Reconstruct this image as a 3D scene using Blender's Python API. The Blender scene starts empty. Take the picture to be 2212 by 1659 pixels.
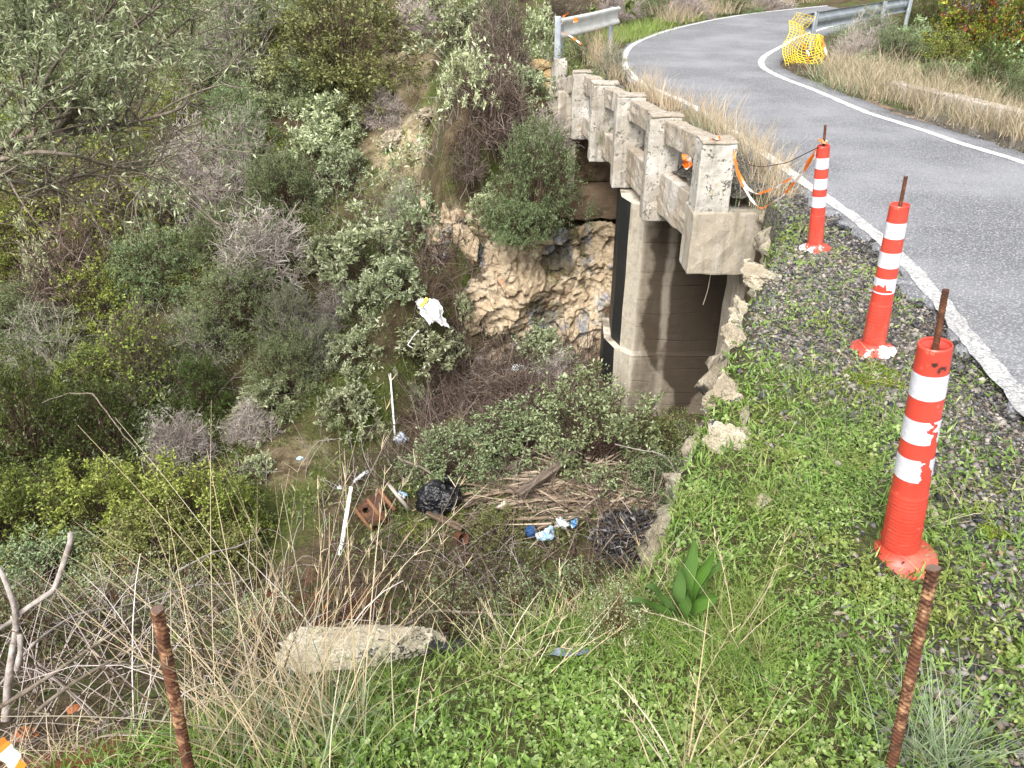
import bpy, bmesh, math, random
import numpy as np
from mathutils import Vector, Matrix
SC = bpy.context.scene
COL = SC.collection
rng = np.random.default_rng(11)
random.seed(11)
rad = math.radians

# ------------------------------------------------------------ camera
PITCH = rad(30.0); CAMZ = 1.65; FPX = 1670.0          # focal length in units of a 2212 px wide frame
cam_d = bpy.data.cameras.new("camera"); cam = bpy.data.objects.new("camera", cam_d); COL.objects.link(cam)
cam.location = (0, 0, CAMZ); cam.rotation_euler = (rad(90) - PITCH, 0, 0)
cam_d.sensor_width = 36.0; cam_d.lens = 36.0 * FPX / 2212.0
cam_d.clip_start = 0.05; cam_d.clip_end = 500
SC.camera = cam
# ------------------------------------------------------------ sky and sun (overcast)
SUN_EL, SUN_AZ = rad(50), rad(-158)                   # azimuth measured from +Y towards +X
W = bpy.data.worlds.new("World"); SC.world = W; W.use_nodes = True
wn = W.node_tree; bg = wn.nodes["Background"]
sky = wn.nodes.new("ShaderNodeTexSky"); sky.sky_type = 'NISHITA'; sky.sun_disc = False
sky.sun_elevation = SUN_EL; sky.sun_rotation = SUN_AZ; sky.dust_density = 4.0; sky.air_density = 1.0; sky.ozone_density = 0.6
hs = wn.nodes.new("ShaderNodeHueSaturation"); hs.inputs['Saturation'].default_value = 0.22
wn.links.new(sky.outputs[0], hs.inputs['Color']); wn.links.new(hs.outputs[0], bg.inputs[0]); bg.inputs[1].default_value = 0.15
sd = bpy.data.lights.new("sun", 'SUN'); sd.energy = 1.45; sd.angle = rad(30); sd.color = (1.0, 0.96, 0.9)
so = bpy.data.objects.new("sun", sd); COL.objects.link(so)
dvec = Vector((math.sin(SUN_AZ) * math.cos(SUN_EL), math.cos(SUN_AZ) * math.cos(SUN_EL), math.sin(SUN_EL)))
so.rotation_euler = dvec.to_track_quat('Z', 'Y').to_euler()
so.location = dvec * 30
SC.view_settings.view_transform = 'Standard'; SC.view_settings.look = 'None'
SC.view_settings.exposure = 1.57; SC.view_settings.gamma = 1.0
SC.render.engine = 'CYCLES'
SC.cycles.use_denoising = True
SC.cycles.max_bounces = 6; SC.cycles.diffuse_bounces = 3; SC.cycles.glossy_bounces = 2
SC.cycles.transmission_bounces = 4; SC.cycles.transparent_max_bounces = 6

# ------------------------------------------------------------ pixel rays (2212 x 1659 frame) for measuring the place
def ray(px, py):
    r = (px - 1106.0) / FPX; d = (py - 829.5) / FPX
    return np.array([r, math.cos(PITCH) - math.sin(PITCH) * d, -(math.sin(PITCH) + math.cos(PITCH) * d)])
ORI = np.array([0, 0, CAMZ])
def atY(px, py, Y):
    d = ray(px, py); return ORI + d * (Y / d[1])
def atZ(px, py, z):
    d = ray(px, py); return ORI + d * ((z - CAMZ) / d[2])
def atS(px, py, s): return ORI + ray(px, py) * s

# ------------------------------------------------------------ noise
def _hash(ix, iy, iz, seed):
    n = (ix * 374761393 + iy * 668265263 + iz * 2147483647 + seed * 1274126177) & 0xFFFFFFFF
    n = ((n ^ (n >> 13)) * 1274126177) & 0xFFFFFFFF
    n = (n ^ (n >> 16)) & 0xFFFFFFFF
    return n / 4294967295.0
def vnoise(p, seed=0):
    p = np.asarray(p, float); i = np.floor(p).astype(np.int64); f = p - i; f = f * f * (3 - 2 * f)
    x, y, z = i[..., 0], i[..., 1], i[..., 2]; fx, fy, fz = f[..., 0], f[..., 1], f[..., 2]
    r = 0
    for dx in (0, 1):
        for dy in (0, 1):
            for dz in (0, 1):
                w = (fx if dx else 1 - fx) * (fy if dy else 1 - fy) * (fz if dz else 1 - fz)
                r = r + w * _hash(x + dx, y + dy, z + dz, seed)
    return r * 2 - 1
def fbm(p, octv=4, seed=0, gain=0.5):
    p = np.asarray(p, float); a = 1; s = 0
    for k in range(octv):
        s = s + a * vnoise(p, seed + k * 17); p = p * 2.03 + 3.1; a *= gain
    return s
def fbm2(x, y, sc, octv=4, seed=0):
    return fbm(np.stack([x * sc, y * sc, np.zeros_like(x)], -1), octv, seed)
def sm(a, b, x):
    t = np.clip((x - a) / (b - a), 0, 1); return t * t * (3 - 2 * t)

# ------------------------------------------------------------ terrain
def zr(y):
    y = np.asarray(y, float)
    return -0.03 * (np.clip(y, 1.5, 10) - 1.5) + 0.012 * np.maximum(y - 19, 0)
EDGE = np.array([(-30, 0.2), (-6, 0.9), (-2.0, 0.95), (-1.2, 1.12), (-.4, 1.38), (0.05, 1.52), (0.33, 1.68), (.50, 1.92), (.60, 2.25), (.72, 2.55), (.90, 2.95),
                 (1.14, 3.55), (1.46, 4.25), (1.70, 4.85), (1.98, 5.6), (2.1, 6.4), (5.3, 6.4), (6.2, 5.7), (8, 4.6), (14, 3), (40, 2)], float)
def sdist(poly, x, y):
    """distance to a polyline, positive on its left side; also nearest x"""
    best = np.full(x.shape, 1e9); sg = np.ones(x.shape); nx = np.zeros(x.shape)
    for (ax, ay), (bx, by) in zip(poly[:-1], poly[1:]):
        ux, uy = bx - ax, by - ay; L2 = ux * ux + uy * uy
        t = np.clip(((x - ax) * ux + (y - ay) * uy) / L2, 0, 1)
        qx, qy = ax + t * ux, ay + t * uy
        d = np.hypot(x - qx, y - qy); c = ux * (y - ay) - uy * (x - ax)
        m = d < best - 1e-9
        best = np.where(m, d, best); sg = np.where(m, np.where(c >= 0, 1, -1), sg); nx = np.where(m, qx, nx)
    return best * sg, nx
# road edge lines, measured from the photograph on the road plane
def onroad(px, py):
    z = -0.2
    for _ in range(12):
        p = atZ(px, py, z); z = float(zr(p[1]))
    return (p[0], p[1])
def smooth_poly(pts, n):
    pts = np.array(pts, float)
    seg = np.hypot(*np.diff(pts, axis=0).T); t = np.r_[0, np.cumsum(seg)]
    # Catmull-Rom
    tt = np.linspace(0, t[-1], n); out = []
    for v in tt:
        i = min(max(np.searchsorted(t, v) - 1, 0), len(pts) - 2)
        u = (v - t[i]) / max(seg[i], 1e-9)
        p0 = pts[max(i - 1, 0)]; p1 = pts[i]; p2 = pts[i + 1]; p3 = pts[min(i + 2, len(pts) - 1)]
        m1 = (p2 - p0) / max(t[i + 1] - t[max(i - 1, 0)], 1e-9) * seg[i]
        m2 = (p3 - p1) / max(t[min(i + 2, len(pts) - 1)] - t[i], 1e-9) * seg[i]
        out.append((2*u**3-3*u**2+1)*p1 + (u**3-2*u**2+u)*m1 + (-2*u**3+3*u**2)*p2 + (u**3-u**2)*m2)
    return np.array(out)
LL = [(1.95, -7), (1.97, -2), (2.0, 1.0)] + [onroad(*p) for p in [(2190, 850), (2090, 725), (1970, 585), (1890, 505), (1755, 408), (1640, 325), (1500, 232), (1385, 178), (1352, 145), (1350, 118), (1375, 92), (1450, 64), (1600, 33), (1780, 13), (1880, 3)]] + [(17, 34), (24, 37)]
RL = [(4.5, -7), (4.55, -2), (4.62, 3)] + [onroad(*p) for p in [(2212, 352), (2100, 318), (1980, 277), (1870, 242), (1760, 195), (1690, 168), (1652, 148), (1645, 132), (1660, 116), (1690, 100)]] + [(6.3, 18.6), (8.6, 21.8), (12.0, 25.6), (17, 29.5), (24, 32.5)]
LLs = smooth_poly(LL, 260); RLs = smooth_poly(RL, 260)
LLc = LLs[::5]
def offset(poly, d):
    t = np.gradient(poly, axis=0); t /= np.linalg.norm(t, axis=1)[:, None]
    return poly + np.stack([-t[:, 1], t[:, 0]], 1) * d        # positive = left
def floor_z(x): return -3.25 + np.clip(0.05 * x, -.4, .05)
TOEX = [-30, -12, -6, -3, -1.5, -.5, 1, 3, 8, 20]; TOEY = [9.5, 8.2, 7.6, 7.3, 7.6, 8.75, 9.65, 9.75, 8.9, 8.0]
def Hraw(x, y):
    x = np.asarray(x, float); y = np.asarray(y, float)
    d, ex = sdist(EDGE, x, y)
    plat = zr(y) - .035
    k = np.interp(ex, [-3, .25, .5, .62], [.8, .85, 3.0, 40.0])
    dd = np.maximum(d, 0)
    lip = np.interp(ex, [-3, -.6, .3], [.10, .06, 0.0])
    near = plat - k * dd - .02 * sm(-.5, .2, d) - lip * sm(-.8, 0, d) * 1.0
    fl = floor_z(x) + np.interp(x, [5, 7], [0, 1.6])
    t = y - np.interp(x, TOEX, TOEY)
    A = np.interp(t, [0, .4, .7, 1.15, 1.45, 3, 30], [0, .9, 1.6, 1.8, 3.0, 4.0, 18])
    B = np.interp(t, [0, .75, 2.5, 4.5, 8, 30], [0, 1.2, 2.0, 2.9, 4.6, 14])
    C = np.interp(t, [0, 2, 4, 7, 30], [0, .95, 2.1, 3.8, 14])
    wa = sm(-1.35, -.55, x); wc = 1 - sm(-2.6, -1.0, x)
    far = fl + A * wa + (1 - wa) * (B * (1 - wc) + C * wc)
    dl, _ = sdist(LLc, x, y)
    hill = .42 * np.maximum(dl - 1.6, 0) * sm(8, 13, y) + 0.16 * np.maximum(x - 9.5, 0) * sm(8, 14, y)
    cap = plat + np.where(dl > 0, hill, hill) 
    far = np.minimum(far, cap)
    h = np.maximum(np.maximum(near, fl), far)
    return h, d, dl
def H(x, y):
    x = np.asarray(x, float); y = np.asarray(y, float)
    h, d, dl = Hraw(x, y)
    dr, _ = sdist(RLs[::5], x, y)
    rough = sm(.1, .8, np.maximum(d, 0))
    onplat = sm(.0, .3, np.minimum(np.abs(h - (zr(y) - .035)) , 1.0))
    amp = .012 + .11 * np.minimum(rough, np.maximum(onplat, 0.0))
    h = h + amp * fbm2(x, y, 1.3, 4, 3) + .25 * amp * fbm2(x, y, 6, 3, 9)
    # the clover bank bulges a little away from the road
    bank = sm(.25, .8, dl) * (1 - rough) * (y < 6)
    return h + bank * .03 * fbm2(x, y, 2.2, 3, 21)
def Hs(x, y): return float(H(np.array([x]), np.array([y]))[0])
def hit(px, py, smin=.8):
    d = ray(px, py); s = np.concatenate([np.arange(smin, 12, .02), np.arange(12, 60, .06)])
    P = ORI + s[:, None] * d
    below = P[:, 2] < H(P[:, 0], P[:, 1])
    i = int(np.argmax(below)) if below.any() else len(s) - 1
    return P[i], s[i]

# ------------------------------------------------------------ mesh helpers
def mesh(name, V, faces, smooth=False, matidx=None):
    """faces: one (F,k) int array or a list of them"""
    me = bpy.data.meshes.new(name); V = np.ascontiguousarray(V, dtype=np.float32).reshape(-1, 3)
    if not isinstance(faces, list): faces = [faces]
    faces = [np.asarray(f, dtype=np.int32) for f in faces if len(f)]
    tot = np.concatenate([np.full(len(f), f.shape[1], np.int32) for f in faces])
    loops = np.concatenate([f.ravel() for f in faces])
    start = np.r_[0, np.cumsum(tot)[:-1]].astype(np.int32)
    me.vertices.add(len(V)); me.vertices.foreach_set('co', V.ravel())
    me.loops.add(len(loops)); me.loops.foreach_set('vertex_index', loops)
    me.polygons.add(len(tot)); me.polygons.foreach_set('loop_start', start)
    if smooth: me.polygons.foreach_set('use_smooth', np.ones(len(tot), bool))
    if matidx is not None: me.polygons.foreach_set('material_index', np.asarray(matidx, np.int32))
    me.update(calc_edges=True); me.validate()
    return me
def obj(name, me, mats, parent=None):
    o = bpy.data.objects.new(name, me); COL.objects.link(o)
    if not isinstance(mats, (list, tuple)): mats = [mats]
    if me is not None and len(me.materials) == 0:
        for m in mats: me.materials.append(m)
    if parent is not None: o.parent = parent
    return o
def tag(o, label=None, cat=None, group=None, kind=None):
    if label: o['label'] = label
    if cat: o['category'] = cat
    if group: o['group'] = group
    if kind: o['kind'] = kind
    return o
def thing(name, label, cat, loc=(0, 0, 0), group=None):
    o = bpy.data.objects.new(name, None); COL.objects.link(o); o.empty_display_size = .1
    o.location = tuple(float(v) for v in loc); return tag(o, label, cat, group)
def struct(name, me, m): return tag(obj(name, me, m), kind='structure')
class MB:
    def __init__(s): s.V = []; s.F = {}; s.n = 0; s.I = {}
    def add(s, V, F, mi=0):
        V = np.asarray(V, float).reshape(-1, 3); F = np.asarray(F, int)
        s.V.append(V); s.F.setdefault(F.shape[1], []).append(F + s.n); s.I.setdefault(F.shape[1], []).append(np.full(len(F), mi)); s.n += len(V)
    def build(s, name, mats, parent=None, smooth=False, org=None):
        V = np.concatenate(s.V)
        if org is not None: V = V - np.asarray(org)
        ks = sorted(s.F)
        me = mesh(name, V, [np.concatenate(s.F[k]) for k in ks], smooth, np.concatenate([np.concatenate(s.I[k]) for k in ks]))
        return obj(name, me, mats, parent)
def grid_faces(nu, nv, closed_v=False):
    i = np.arange(nu - 1)[:, None] * nv; j = np.arange(nv if closed_v else nv - 1)[None, :]
    j2 = (j + 1) % nv
    a = i + j; b = i + j2; c = i + nv + j2; d = i + nv + j
    return np.stack([a, b, c, d], -1).reshape(-1, 4)
def norm(v): return v / np.maximum(np.linalg.norm(v, axis=-1, keepdims=True), 1e-9)
def tubes(P, Rr, m=3):
    """P (n,k,3) polylines, Rr (n,k) radii -> verts, quads"""
    P = np.asarray(P, float); Rr = np.asarray(Rr, float); n, k, _ = P.shape
    T = norm(np.gradient(P, axis=1))
    up = np.where(np.abs(T[..., 2:3]) < .9, np.array([0, 0, 1.0]), np.array([1.0, 0, 0]))
    up = np.broadcast_to(up[:, :1], T.shape)
    A = norm(np.cross(T, up)); B = np.cross(T, A)
    th = np.linspace(0, 2 * math.pi, m, endpoint=False)
    V = P[:, :, None] + Rr[:, :, None, None] * (np.cos(th)[:, None] * A[:, :, None] + np.sin(th)[:, None] * B[:, :, None])
    base = grid_faces(k, m, True)
    F = (base[None] + (np.arange(n) * k * m)[:, None, None]).reshape(-1, 4)
    return V.reshape(-1, 3), F
def tube(pts, r, m=8, caps=True):
    pts = np.asarray(pts, float); r = np.broadcast_to(np.asarray(r, float), (len(pts),))
    V, F = tubes(pts[None], r[None], m)
    return V, F
def leaves(P, D, N, L, Wd, fold=.25):
    """rhombic leaves: base, side, tip, side"""
    D = norm(D); S = norm(np.cross(D, N)); N = np.cross(S, D); L = np.asarray(L)[:, None]; Wd = np.asarray(Wd)[:, None]
    mid = P + D * L * .45
    V = np.stack([P, mid + S * Wd * .5 + N * Wd * fold, P + D * L - N * L * .12, mid - S * Wd * .5 + N * Wd * fold], 1)
    F = np.arange(len(P))[:, None] * 4 + np.array([0, 1, 2, 3])
    return V.reshape(-1, 3), F
def leaves6(P, D, N, L, Wd, fold=.2):
    """rounder leaf: a folded six-sided blade made of two quads"""
    D = norm(D); S = norm(np.cross(D, N)); N = np.cross(S, D); L = np.asarray(L)[:, None]; Wd = np.asarray(Wd)[:, None]
    up = N * Wd * fold; dn = N * L
    V = np.stack([P, P + D * L * .35 + S * Wd * .45 + up, P + D * L * .75 + S * Wd * .38 + up - dn * .06, P + D * L - dn * .12,
                  P + D * L * .75 - S * Wd * .38 + up - dn * .06, P + D * L * .35 - S * Wd * .45 + up], 1)
    b = np.arange(len(P))[:, None] * 6
    F = np.concatenate([b + np.array([0, 1, 2, 3]), b + np.array([0, 3, 4, 5])])
    return V.reshape(-1, 3), F
def blades(P, D, L, Wd, bend, k=4, tip=.15):
    """grass blades: P base, D start direction, bend (n,3) added along the length"""
    n = len(P); D = norm(D); t = np.linspace(0, 1, k)[None, :, None]
    C = P[:, None] + L[:, None, None] * (D[:, None] * t + bend[:, None] * t * t)
    S = norm(np.cross(D, np.array([0, 0, 1.0]) + rng.normal(0, .5, (n, 3))))
    w = Wd[:, None, None] * (1 - (1 - tip) * t ** 1.5) * .5
    V = np.stack([C - S[:, None] * w, C + S[:, None] * w], 2)
    base = []
    for i in range(k - 1): base.append([i * 2, i * 2 + 1, i * 2 + 3, i * 2 + 2])
    F = (np.array(base)[None] + (np.arange(n) * 2 * k)[:, None, None]).reshape(-1, 4)
    return V.reshape(-1, 3), F
def rdir(n, up=0.0):
    v = rng.normal(0, 1, (n, 3)); v = norm(v); v[:, 2] += up; return norm(v)
def box_pts(c, ax, ay, az, sx, sy, sz, rough=0, cuts=1):
    """box with orthonormal axes; returns verts, quads"""
    c = np.asarray(c, float); ax, ay, az = [np.asarray(v, float) for v in (ax, ay, az)]
    s = np.array([(-1,-1,-1),(1,-1,-1),(1,1,-1),(-1,1,-1),(-1,-1,1),(1,-1,1),(1,1,1),(-1,1,1)], float) * .5
    V = c + s[:, :1] * ax * sx + s[:, 1:2] * ay * sy + s[:, 2:] * az * sz
    F = np.array([(0,3,2,1),(4,5,6,7),(0,1,5,4),(1,2,6,5),(2,3,7,6),(3,0,4,7)])
    return V, F
def weather(me, amp=.006, sc=9, cut=.06, bevel=.012, seed=0):
    """subdivide, bevel and chip a concrete / wooden block"""
    bm = bmesh.new(); bm.from_mesh(me)
    bmesh.ops.remove_doubles(bm, verts=bm.verts, dist=1e-5)
    if bevel: bmesh.ops.bevel(bm, geom=[e for e in bm.edges if e.calc_face_angle(0) > .5], offset=bevel, segments=2, profile=.6, affect='EDGES')
    for _ in range(6):
        es = [e for e in bm.edges if e.calc_length() > cut * 2]
        if not es or len(bm.verts) > 9000: break
        bmesh.ops.subdivide_edges(bm, edges=es, cuts=1, use_grid_fill=True)
    bmesh.ops.triangulate(bm, faces=[f for f in bm.faces if len(f.verts) > 4])
    bm.normal_update()
    co = np.array([v.co for v in bm.verts]); no = np.array([v.normal for v in bm.verts])
    n = fbm(co * sc, 4, seed); n2 = np.minimum(fbm(co * sc * .6 + 7, 3, seed + 5) + .25, 0)
    co = co + no * (n * amp + n2 * amp * 3.0)[:, None]
    for v, c in zip(bm.verts, co): v.co = c
    bm.to_mesh(me); bm.free(); me.update()
    return me

def smooth_poly3(p, n):
    seg = np.linalg.norm(np.diff(p, axis=0), axis=1); t = np.r_[0, np.cumsum(seg)]; tt = np.linspace(0, t[-1], n)
    q = np.stack([np.interp(tt, t, p[:, k]) for k in range(3)], 1)
    for _ in range(max(2, n // 14)): q[1:-1] = (q[:-2] + 2 * q[1:-1] + q[2:]) / 4
    return q
def blocks(u, v, n, seed, tilt=.5, off=.5):
    """fractured-rock relief: every cell of a random tiling is its own tilted plane"""
    r = np.random.default_rng(seed); u0, u1, v0, v1 = u.min(), u.max(), v.min(), v.max()
    c = np.stack([r.uniform(u0, u1, n), r.uniform(v0, v1, n)], 1); s = math.sqrt((u1 - u0) * (v1 - v0) / n)
    uu = u + .16 * s * vnoise(np.stack([u, v, u * 0], -1) * 3 / s, seed); vv = v + .16 * s * vnoise(np.stack([u, v, u * 0 + 5], -1) * 3 / s, seed)
    best = np.full(u.shape, 1e9); h = np.zeros(u.shape)
    for i in range(n):
        du, dv = uu - c[i, 0], (vv - c[i, 1]) * 1.25; d = du * du + dv * dv; g = r.normal(0, tilt, 2); o = r.uniform(-off, off) * s
        m_ = d < best; h = np.where(m_, o + g[0] * du + g[1] * dv, h); best = np.where(m_, d, best)
    return h
# ------------------------------------------------------------ materials
class G:
    def __init__(s, nt): s.nt = nt; s.L = nt.links
    def new(s, t): return s.nt.nodes.new(t)
    def put(s, sock, v):
        if isinstance(v, bpy.types.NodeSocket): s.L.new(v, sock)
        elif isinstance(v, (tuple, list)) and len(v) == 3 and sock.type == 'RGBA': sock.default_value = (*v, 1)
        else: sock.default_value = v
    def pos(s): return s.new("ShaderNodeNewGeometry").outputs['Position']
    def objc(s): return s.new("ShaderNodeTexCoord").outputs['Object']
    def isl(s): return s.new("ShaderNodeNewGeometry").outputs['Random Per Island']
    def orand(s): return s.new("ShaderNodeObjectInfo").outputs['Random']
    def scale(s, v, sc):
        n = s.new("ShaderNodeMapping"); s.put(n.inputs[0], v); n.inputs['Scale'].default_value = sc; return n.outputs[0]
    def noise(s, sc, det=4, ro=.55, vec=None, dist=0):
        n = s.new("ShaderNodeTexNoise"); s.put(n.inputs['Vector'], vec if vec is not None else s.pos())
        n.inputs['Scale'].default_value = sc; n.inputs['Detail'].default_value = det; n.inputs['Roughness'].default_value = ro; n.inputs['Distortion'].default_value = dist
        return n.outputs['Fac']
    def vor(s, sc, feat='F1', vec=None, out='Distance', rnd=1):
        n = s.new("ShaderNodeTexVoronoi"); n.feature = feat; s.put(n.inputs['Vector'], vec if vec is not None else s.pos())
        n.inputs['Scale'].default_value = sc; n.inputs['Randomness'].default_value = rnd; return n.outputs[out]
    def ramp(s, f, stops, const=False):
        n = s.new("ShaderNodeValToRGB"); s.put(n.inputs[0], f); e = n.color_ramp.elements
        if const: n.color_ramp.interpolation = 'CONSTANT'
        while len(e) < len(stops): e.new(.5)
        for el, (p, c) in zip(e, stops):
            el.position = p; el.color = (c, c, c, 1) if isinstance(c, (int, float)) else (*c, 1)
        return n.outputs[0]
    def mix(s, f, a, b, bt='MIX'):
        n = s.new("ShaderNodeMix"); n.data_type = 'RGBA'; n.blend_type = bt
        s.put(n.inputs[0], f); s.put(n.inputs[6], a); s.put(n.inputs[7], b); return n.outputs[2]
    def math(s, op, a, b=0.0, c=None):
        n = s.new("ShaderNodeMath"); n.operation = op; s.put(n.inputs[0], a); s.put(n.inputs[1], b)
        if c is not None: s.put(n.inputs[2], c)
        return n.outputs[0]
    def sep(s, v):
        n = s.new("ShaderNodeSeparateXYZ"); s.put(n.inputs[0], v); return n.outputs
    def rng(s, v, a, b, c=0.0, d=1.0):
        n = s.new("ShaderNodeMapRange"); n.interpolation_type = 'SMOOTHSTEP'; s.put(n.inputs[0], v)
        for i, q in enumerate((a, b, c, d)): n.inputs[i + 1].default_value = q
        return n.outputs[0]
    def spot(s, vec, p, r, soft=.5):
        n = s.new("ShaderNodeVectorMath"); n.operation = 'DISTANCE'; s.put(n.inputs[0], vec); n.inputs[1].default_value = p
        return s.rng(n.outputs['Value'], r * (1 - soft), r, 1.0, 0.0)
    def bump(s, h, st=.5, d=.02, nrm=None):
        n = s.new("ShaderNodeBump"); s.put(n.inputs['Height'], h); n.inputs['Strength'].default_value = st; n.inputs['Distance'].default_value = d
        if nrm is not None: s.put(n.inputs['Normal'], nrm)
        return n.outputs[0]
    def out(s, sh): s.L.new(sh, s.new("ShaderNodeOutputMaterial").inputs[0])
    def bsdf(s, col, rough=.8, nrm=None, spec=.3, metal=0.0, **kw):
        n = s.new("ShaderNodeBsdfPrincipled"); s.put(n.inputs['Base Color'], col); s.put(n.inputs['Roughness'], rough); s.put(n.inputs['Metallic'], metal)
        n.inputs['Specular IOR Level'].default_value = spec
        if nrm is not None: s.put(n.inputs['Normal'], nrm)
        for k, v in kw.items(): s.put(n.inputs[k], v)
        return n.outputs[0]
def M(name):
    m = bpy.data.materials.new(name); m.use_nodes = True; m.node_tree.nodes.clear(); return m, G(m.node_tree)
def leafmat(name, cols, trans=.3, rough=.55, spec=.25, var=.25):
    m, g = M(name); n = len(cols)
    c = g.ramp(g.isl(), [((i + .5) / n, col) for i, col in enumerate(cols)])
    hsv = g.new("ShaderNodeHueSaturation"); g.put(hsv.inputs['Color'], c)
    g.put(hsv.inputs['Value'], g.rng(g.orand(), 0, 1, 1 - var, 1 + var))
    g.put(hsv.inputs['Hue'], g.rng(g.math('FRACT', g.math('MULTIPLY', g.orand(), 7.31)), 0, 1, .485, .515))
    b = g.bsdf(hsv.outputs[0], rough, spec=spec)
    if trans:
        t = g.new("ShaderNodeBsdfTranslucent"); g.put(t.inputs[0], hsv.outputs[0])
        x = g.new("ShaderNodeMixShader"); x.inputs[0].default_value = trans; g.L.new(b, x.inputs[1]); g.L.new(t.outputs[0], x.inputs[2]); b = x.outputs[0]
    g.out(b); return m
def plain(name, col, rough=.6, spec=.3, metal=0, nz=None, var=.2, bump=.3):
    m, g = M(name)
    if nz:
        f = g.noise(nz, 5, .6, g.objc()); c = g.mix(f, tuple(v * (1 - var) for v in col), tuple(min(v * (1 + var), 1) for v in col))
        g.out(g.bsdf(c, rough, g.bump(g.noise(nz * 3, 4, .6, g.objc()), bump, .01), spec, metal))
    else: g.out(g.bsdf(col, rough, None, spec, metal))
    return m
# ============================================================ materials of the setting
def mat_ground():
    m, g = M("earth"); p = g.pos(); x, y, z = g.sep(p)
    n1 = g.noise(1.1, 6, .6); n2 = g.noise(5, 6, .65); n3 = g.noise(28, 4, .6)
    soil = g.ramp(n2, [(.25, (.030, .022, .013)), (.5, (.065, .048, .027)), (.75, (.125, .095, .058))])
    moss = g.ramp(n3, [(.3, (.03, .045, .01)), (.7, (.085, .10, .025))])
    c = g.mix(g.rng(n1, .45, .62), soil, moss)
    ochre = g.ramp(n2, [(.25, (.14, .105, .06)), (.5, (.26, .21, .125)), (.72, (.42, .36, .25))])
    # bare ochre earth on the spur left of the bridge and patches on the slope
    f = g.math('MAXIMUM', g.spot(p, (-1.9, 13.6, -.5), 1.5, .6), g.spot(p, (-1.35, 11.5, -1.2), 1.15, .6))
    f = g.math('MAXIMUM', f, g.spot(p, (-.85, 10.1, -1.9), .9, .6))
    f = g.math('MAXIMUM', f, g.math('MULTIPLY', g.spot(p, (-2.35, 6.9, -3.2), .6, .8), .45))
    f = g.math('MULTIPLY', f, g.rng(g.noise(3.2, 7, .68), .40, .52))
    c = g.mix(f, c, ochre)
    red = g.ramp(n2, [(.3, (.13, .045, .02)), (.7, (.30, .12, .055))])
    fr = g.math('MULTIPLY', g.spot(p, (-1.25, 1.15, -.1), .62, .7), g.rng(g.noise(4, 4), .35, .55))
    c = g.mix(fr, c, red)
    # gravelly dark verge by the road
    vg = g.ramp(g.vor(60, out='Color'), [(.2, (.035, .033, .032)), (.6, (.09, .085, .08)), (.9, (.2, .18, .155))])
    mk = g.math('MULTIPLY', g.rng(z, -.42, -.3), g.rng(x, .9, 1.7))
    mk = g.math('MULTIPLY', mk, g.rng(y, 12, 8.5))
    c = g.mix(g.math('MULTIPLY', mk, .75), c, vg)
    gm = g.math('MULTIPLY', g.math('MULTIPLY', g.rng(z, -.45, -.25), g.rng(y, 3.6, 2.0)), g.rng(n2, .35, .55, .35, .9))
    gm = g.math('MULTIPLY', gm, g.math('SUBTRACT', 1.0, fr)); gm = g.math('MULTIPLY', gm, g.rng(x, 1.75, 1.2, .15, 1))
    c = g.mix(g.math('MULTIPLY', gm, .8), c, g.ramp(n3, [(.3, (.022, .034, .008)), (.7, (.06, .082, .018))]))
    h = g.math('ADD', g.math('MULTIPLY', n2, .6), g.math('MULTIPLY', n3, .4))
    g.out(g.bsdf(c, .95, g.bump(h, 1.0, .09), .15)); return m
def mat_asphalt():
    m, g = M("asphalt"); p = g.pos()
    cell = g.vor(72, out='Color'); dist = g.vor(72); fine = g.noise(260, 3, .6)
    br = g.ramp(cell, [(.0, (.06, .062, .07)), (.4, (.15, .153, .163)), (.7, (.27, .272, .278)), (.9, (.42, .38, .32)), (1, (.56, .53, .48))])
    tar = g.mix(g.rng(dist, .25, .62), br, (.045, .047, .052))
    big = g.noise(.7, 5, .6); mid = g.noise(5, 5, .65)
    c = g.mix(.32, tar, g.ramp(fine, [(.3, (.09, .092, .10)), (.7, (.27, .274, .288))]))
    c = g.mix(g.rng(big, .35, .7, 0, .55), c, (.235, .24, .256))
    c = g.mix(g.rng(mid, .58, .75, 0, .4), c, (.11, .113, .122))
    sy = g.scale(p, (1, .18, 1))
    c = g.mix(g.rng(g.noise(6, 4, .6, sy), .62, .8, 0, .3), c, (.12, .123, .132))
    # fine crack lines
    wv = g.noise(1.4, 5, .6)
    xs = g.new("ShaderNodeVectorMath"); xs.operation = 'ADD'; g.put(xs.inputs[0], p)
    cm = g.new("ShaderNodeCombineXYZ"); g.put(cm.inputs[0], wv); g.put(cm.inputs[1], g.noise(1.1, 5, .6, g.scale(p, (1, 1.3, 1)))); g.put(xs.inputs[1], cm.outputs[0])
    cr = g.vor(.45, 'DISTANCE_TO_EDGE', xs.outputs[0])
    c = g.mix(g.math('MULTIPLY', g.rng(cr, .0, .007, 1, 0), g.math('MULTIPLY', g.rng(g.noise(.9, 3), .56, .64), .55)), c, (.06, .06, .063))
    h = g.math('SUBTRACT', g.math('MULTIPLY', fine, .4), dist)
    g.out(g.bsdf(c, .85, g.bump(h, .55, .008), .25)); return m
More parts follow.
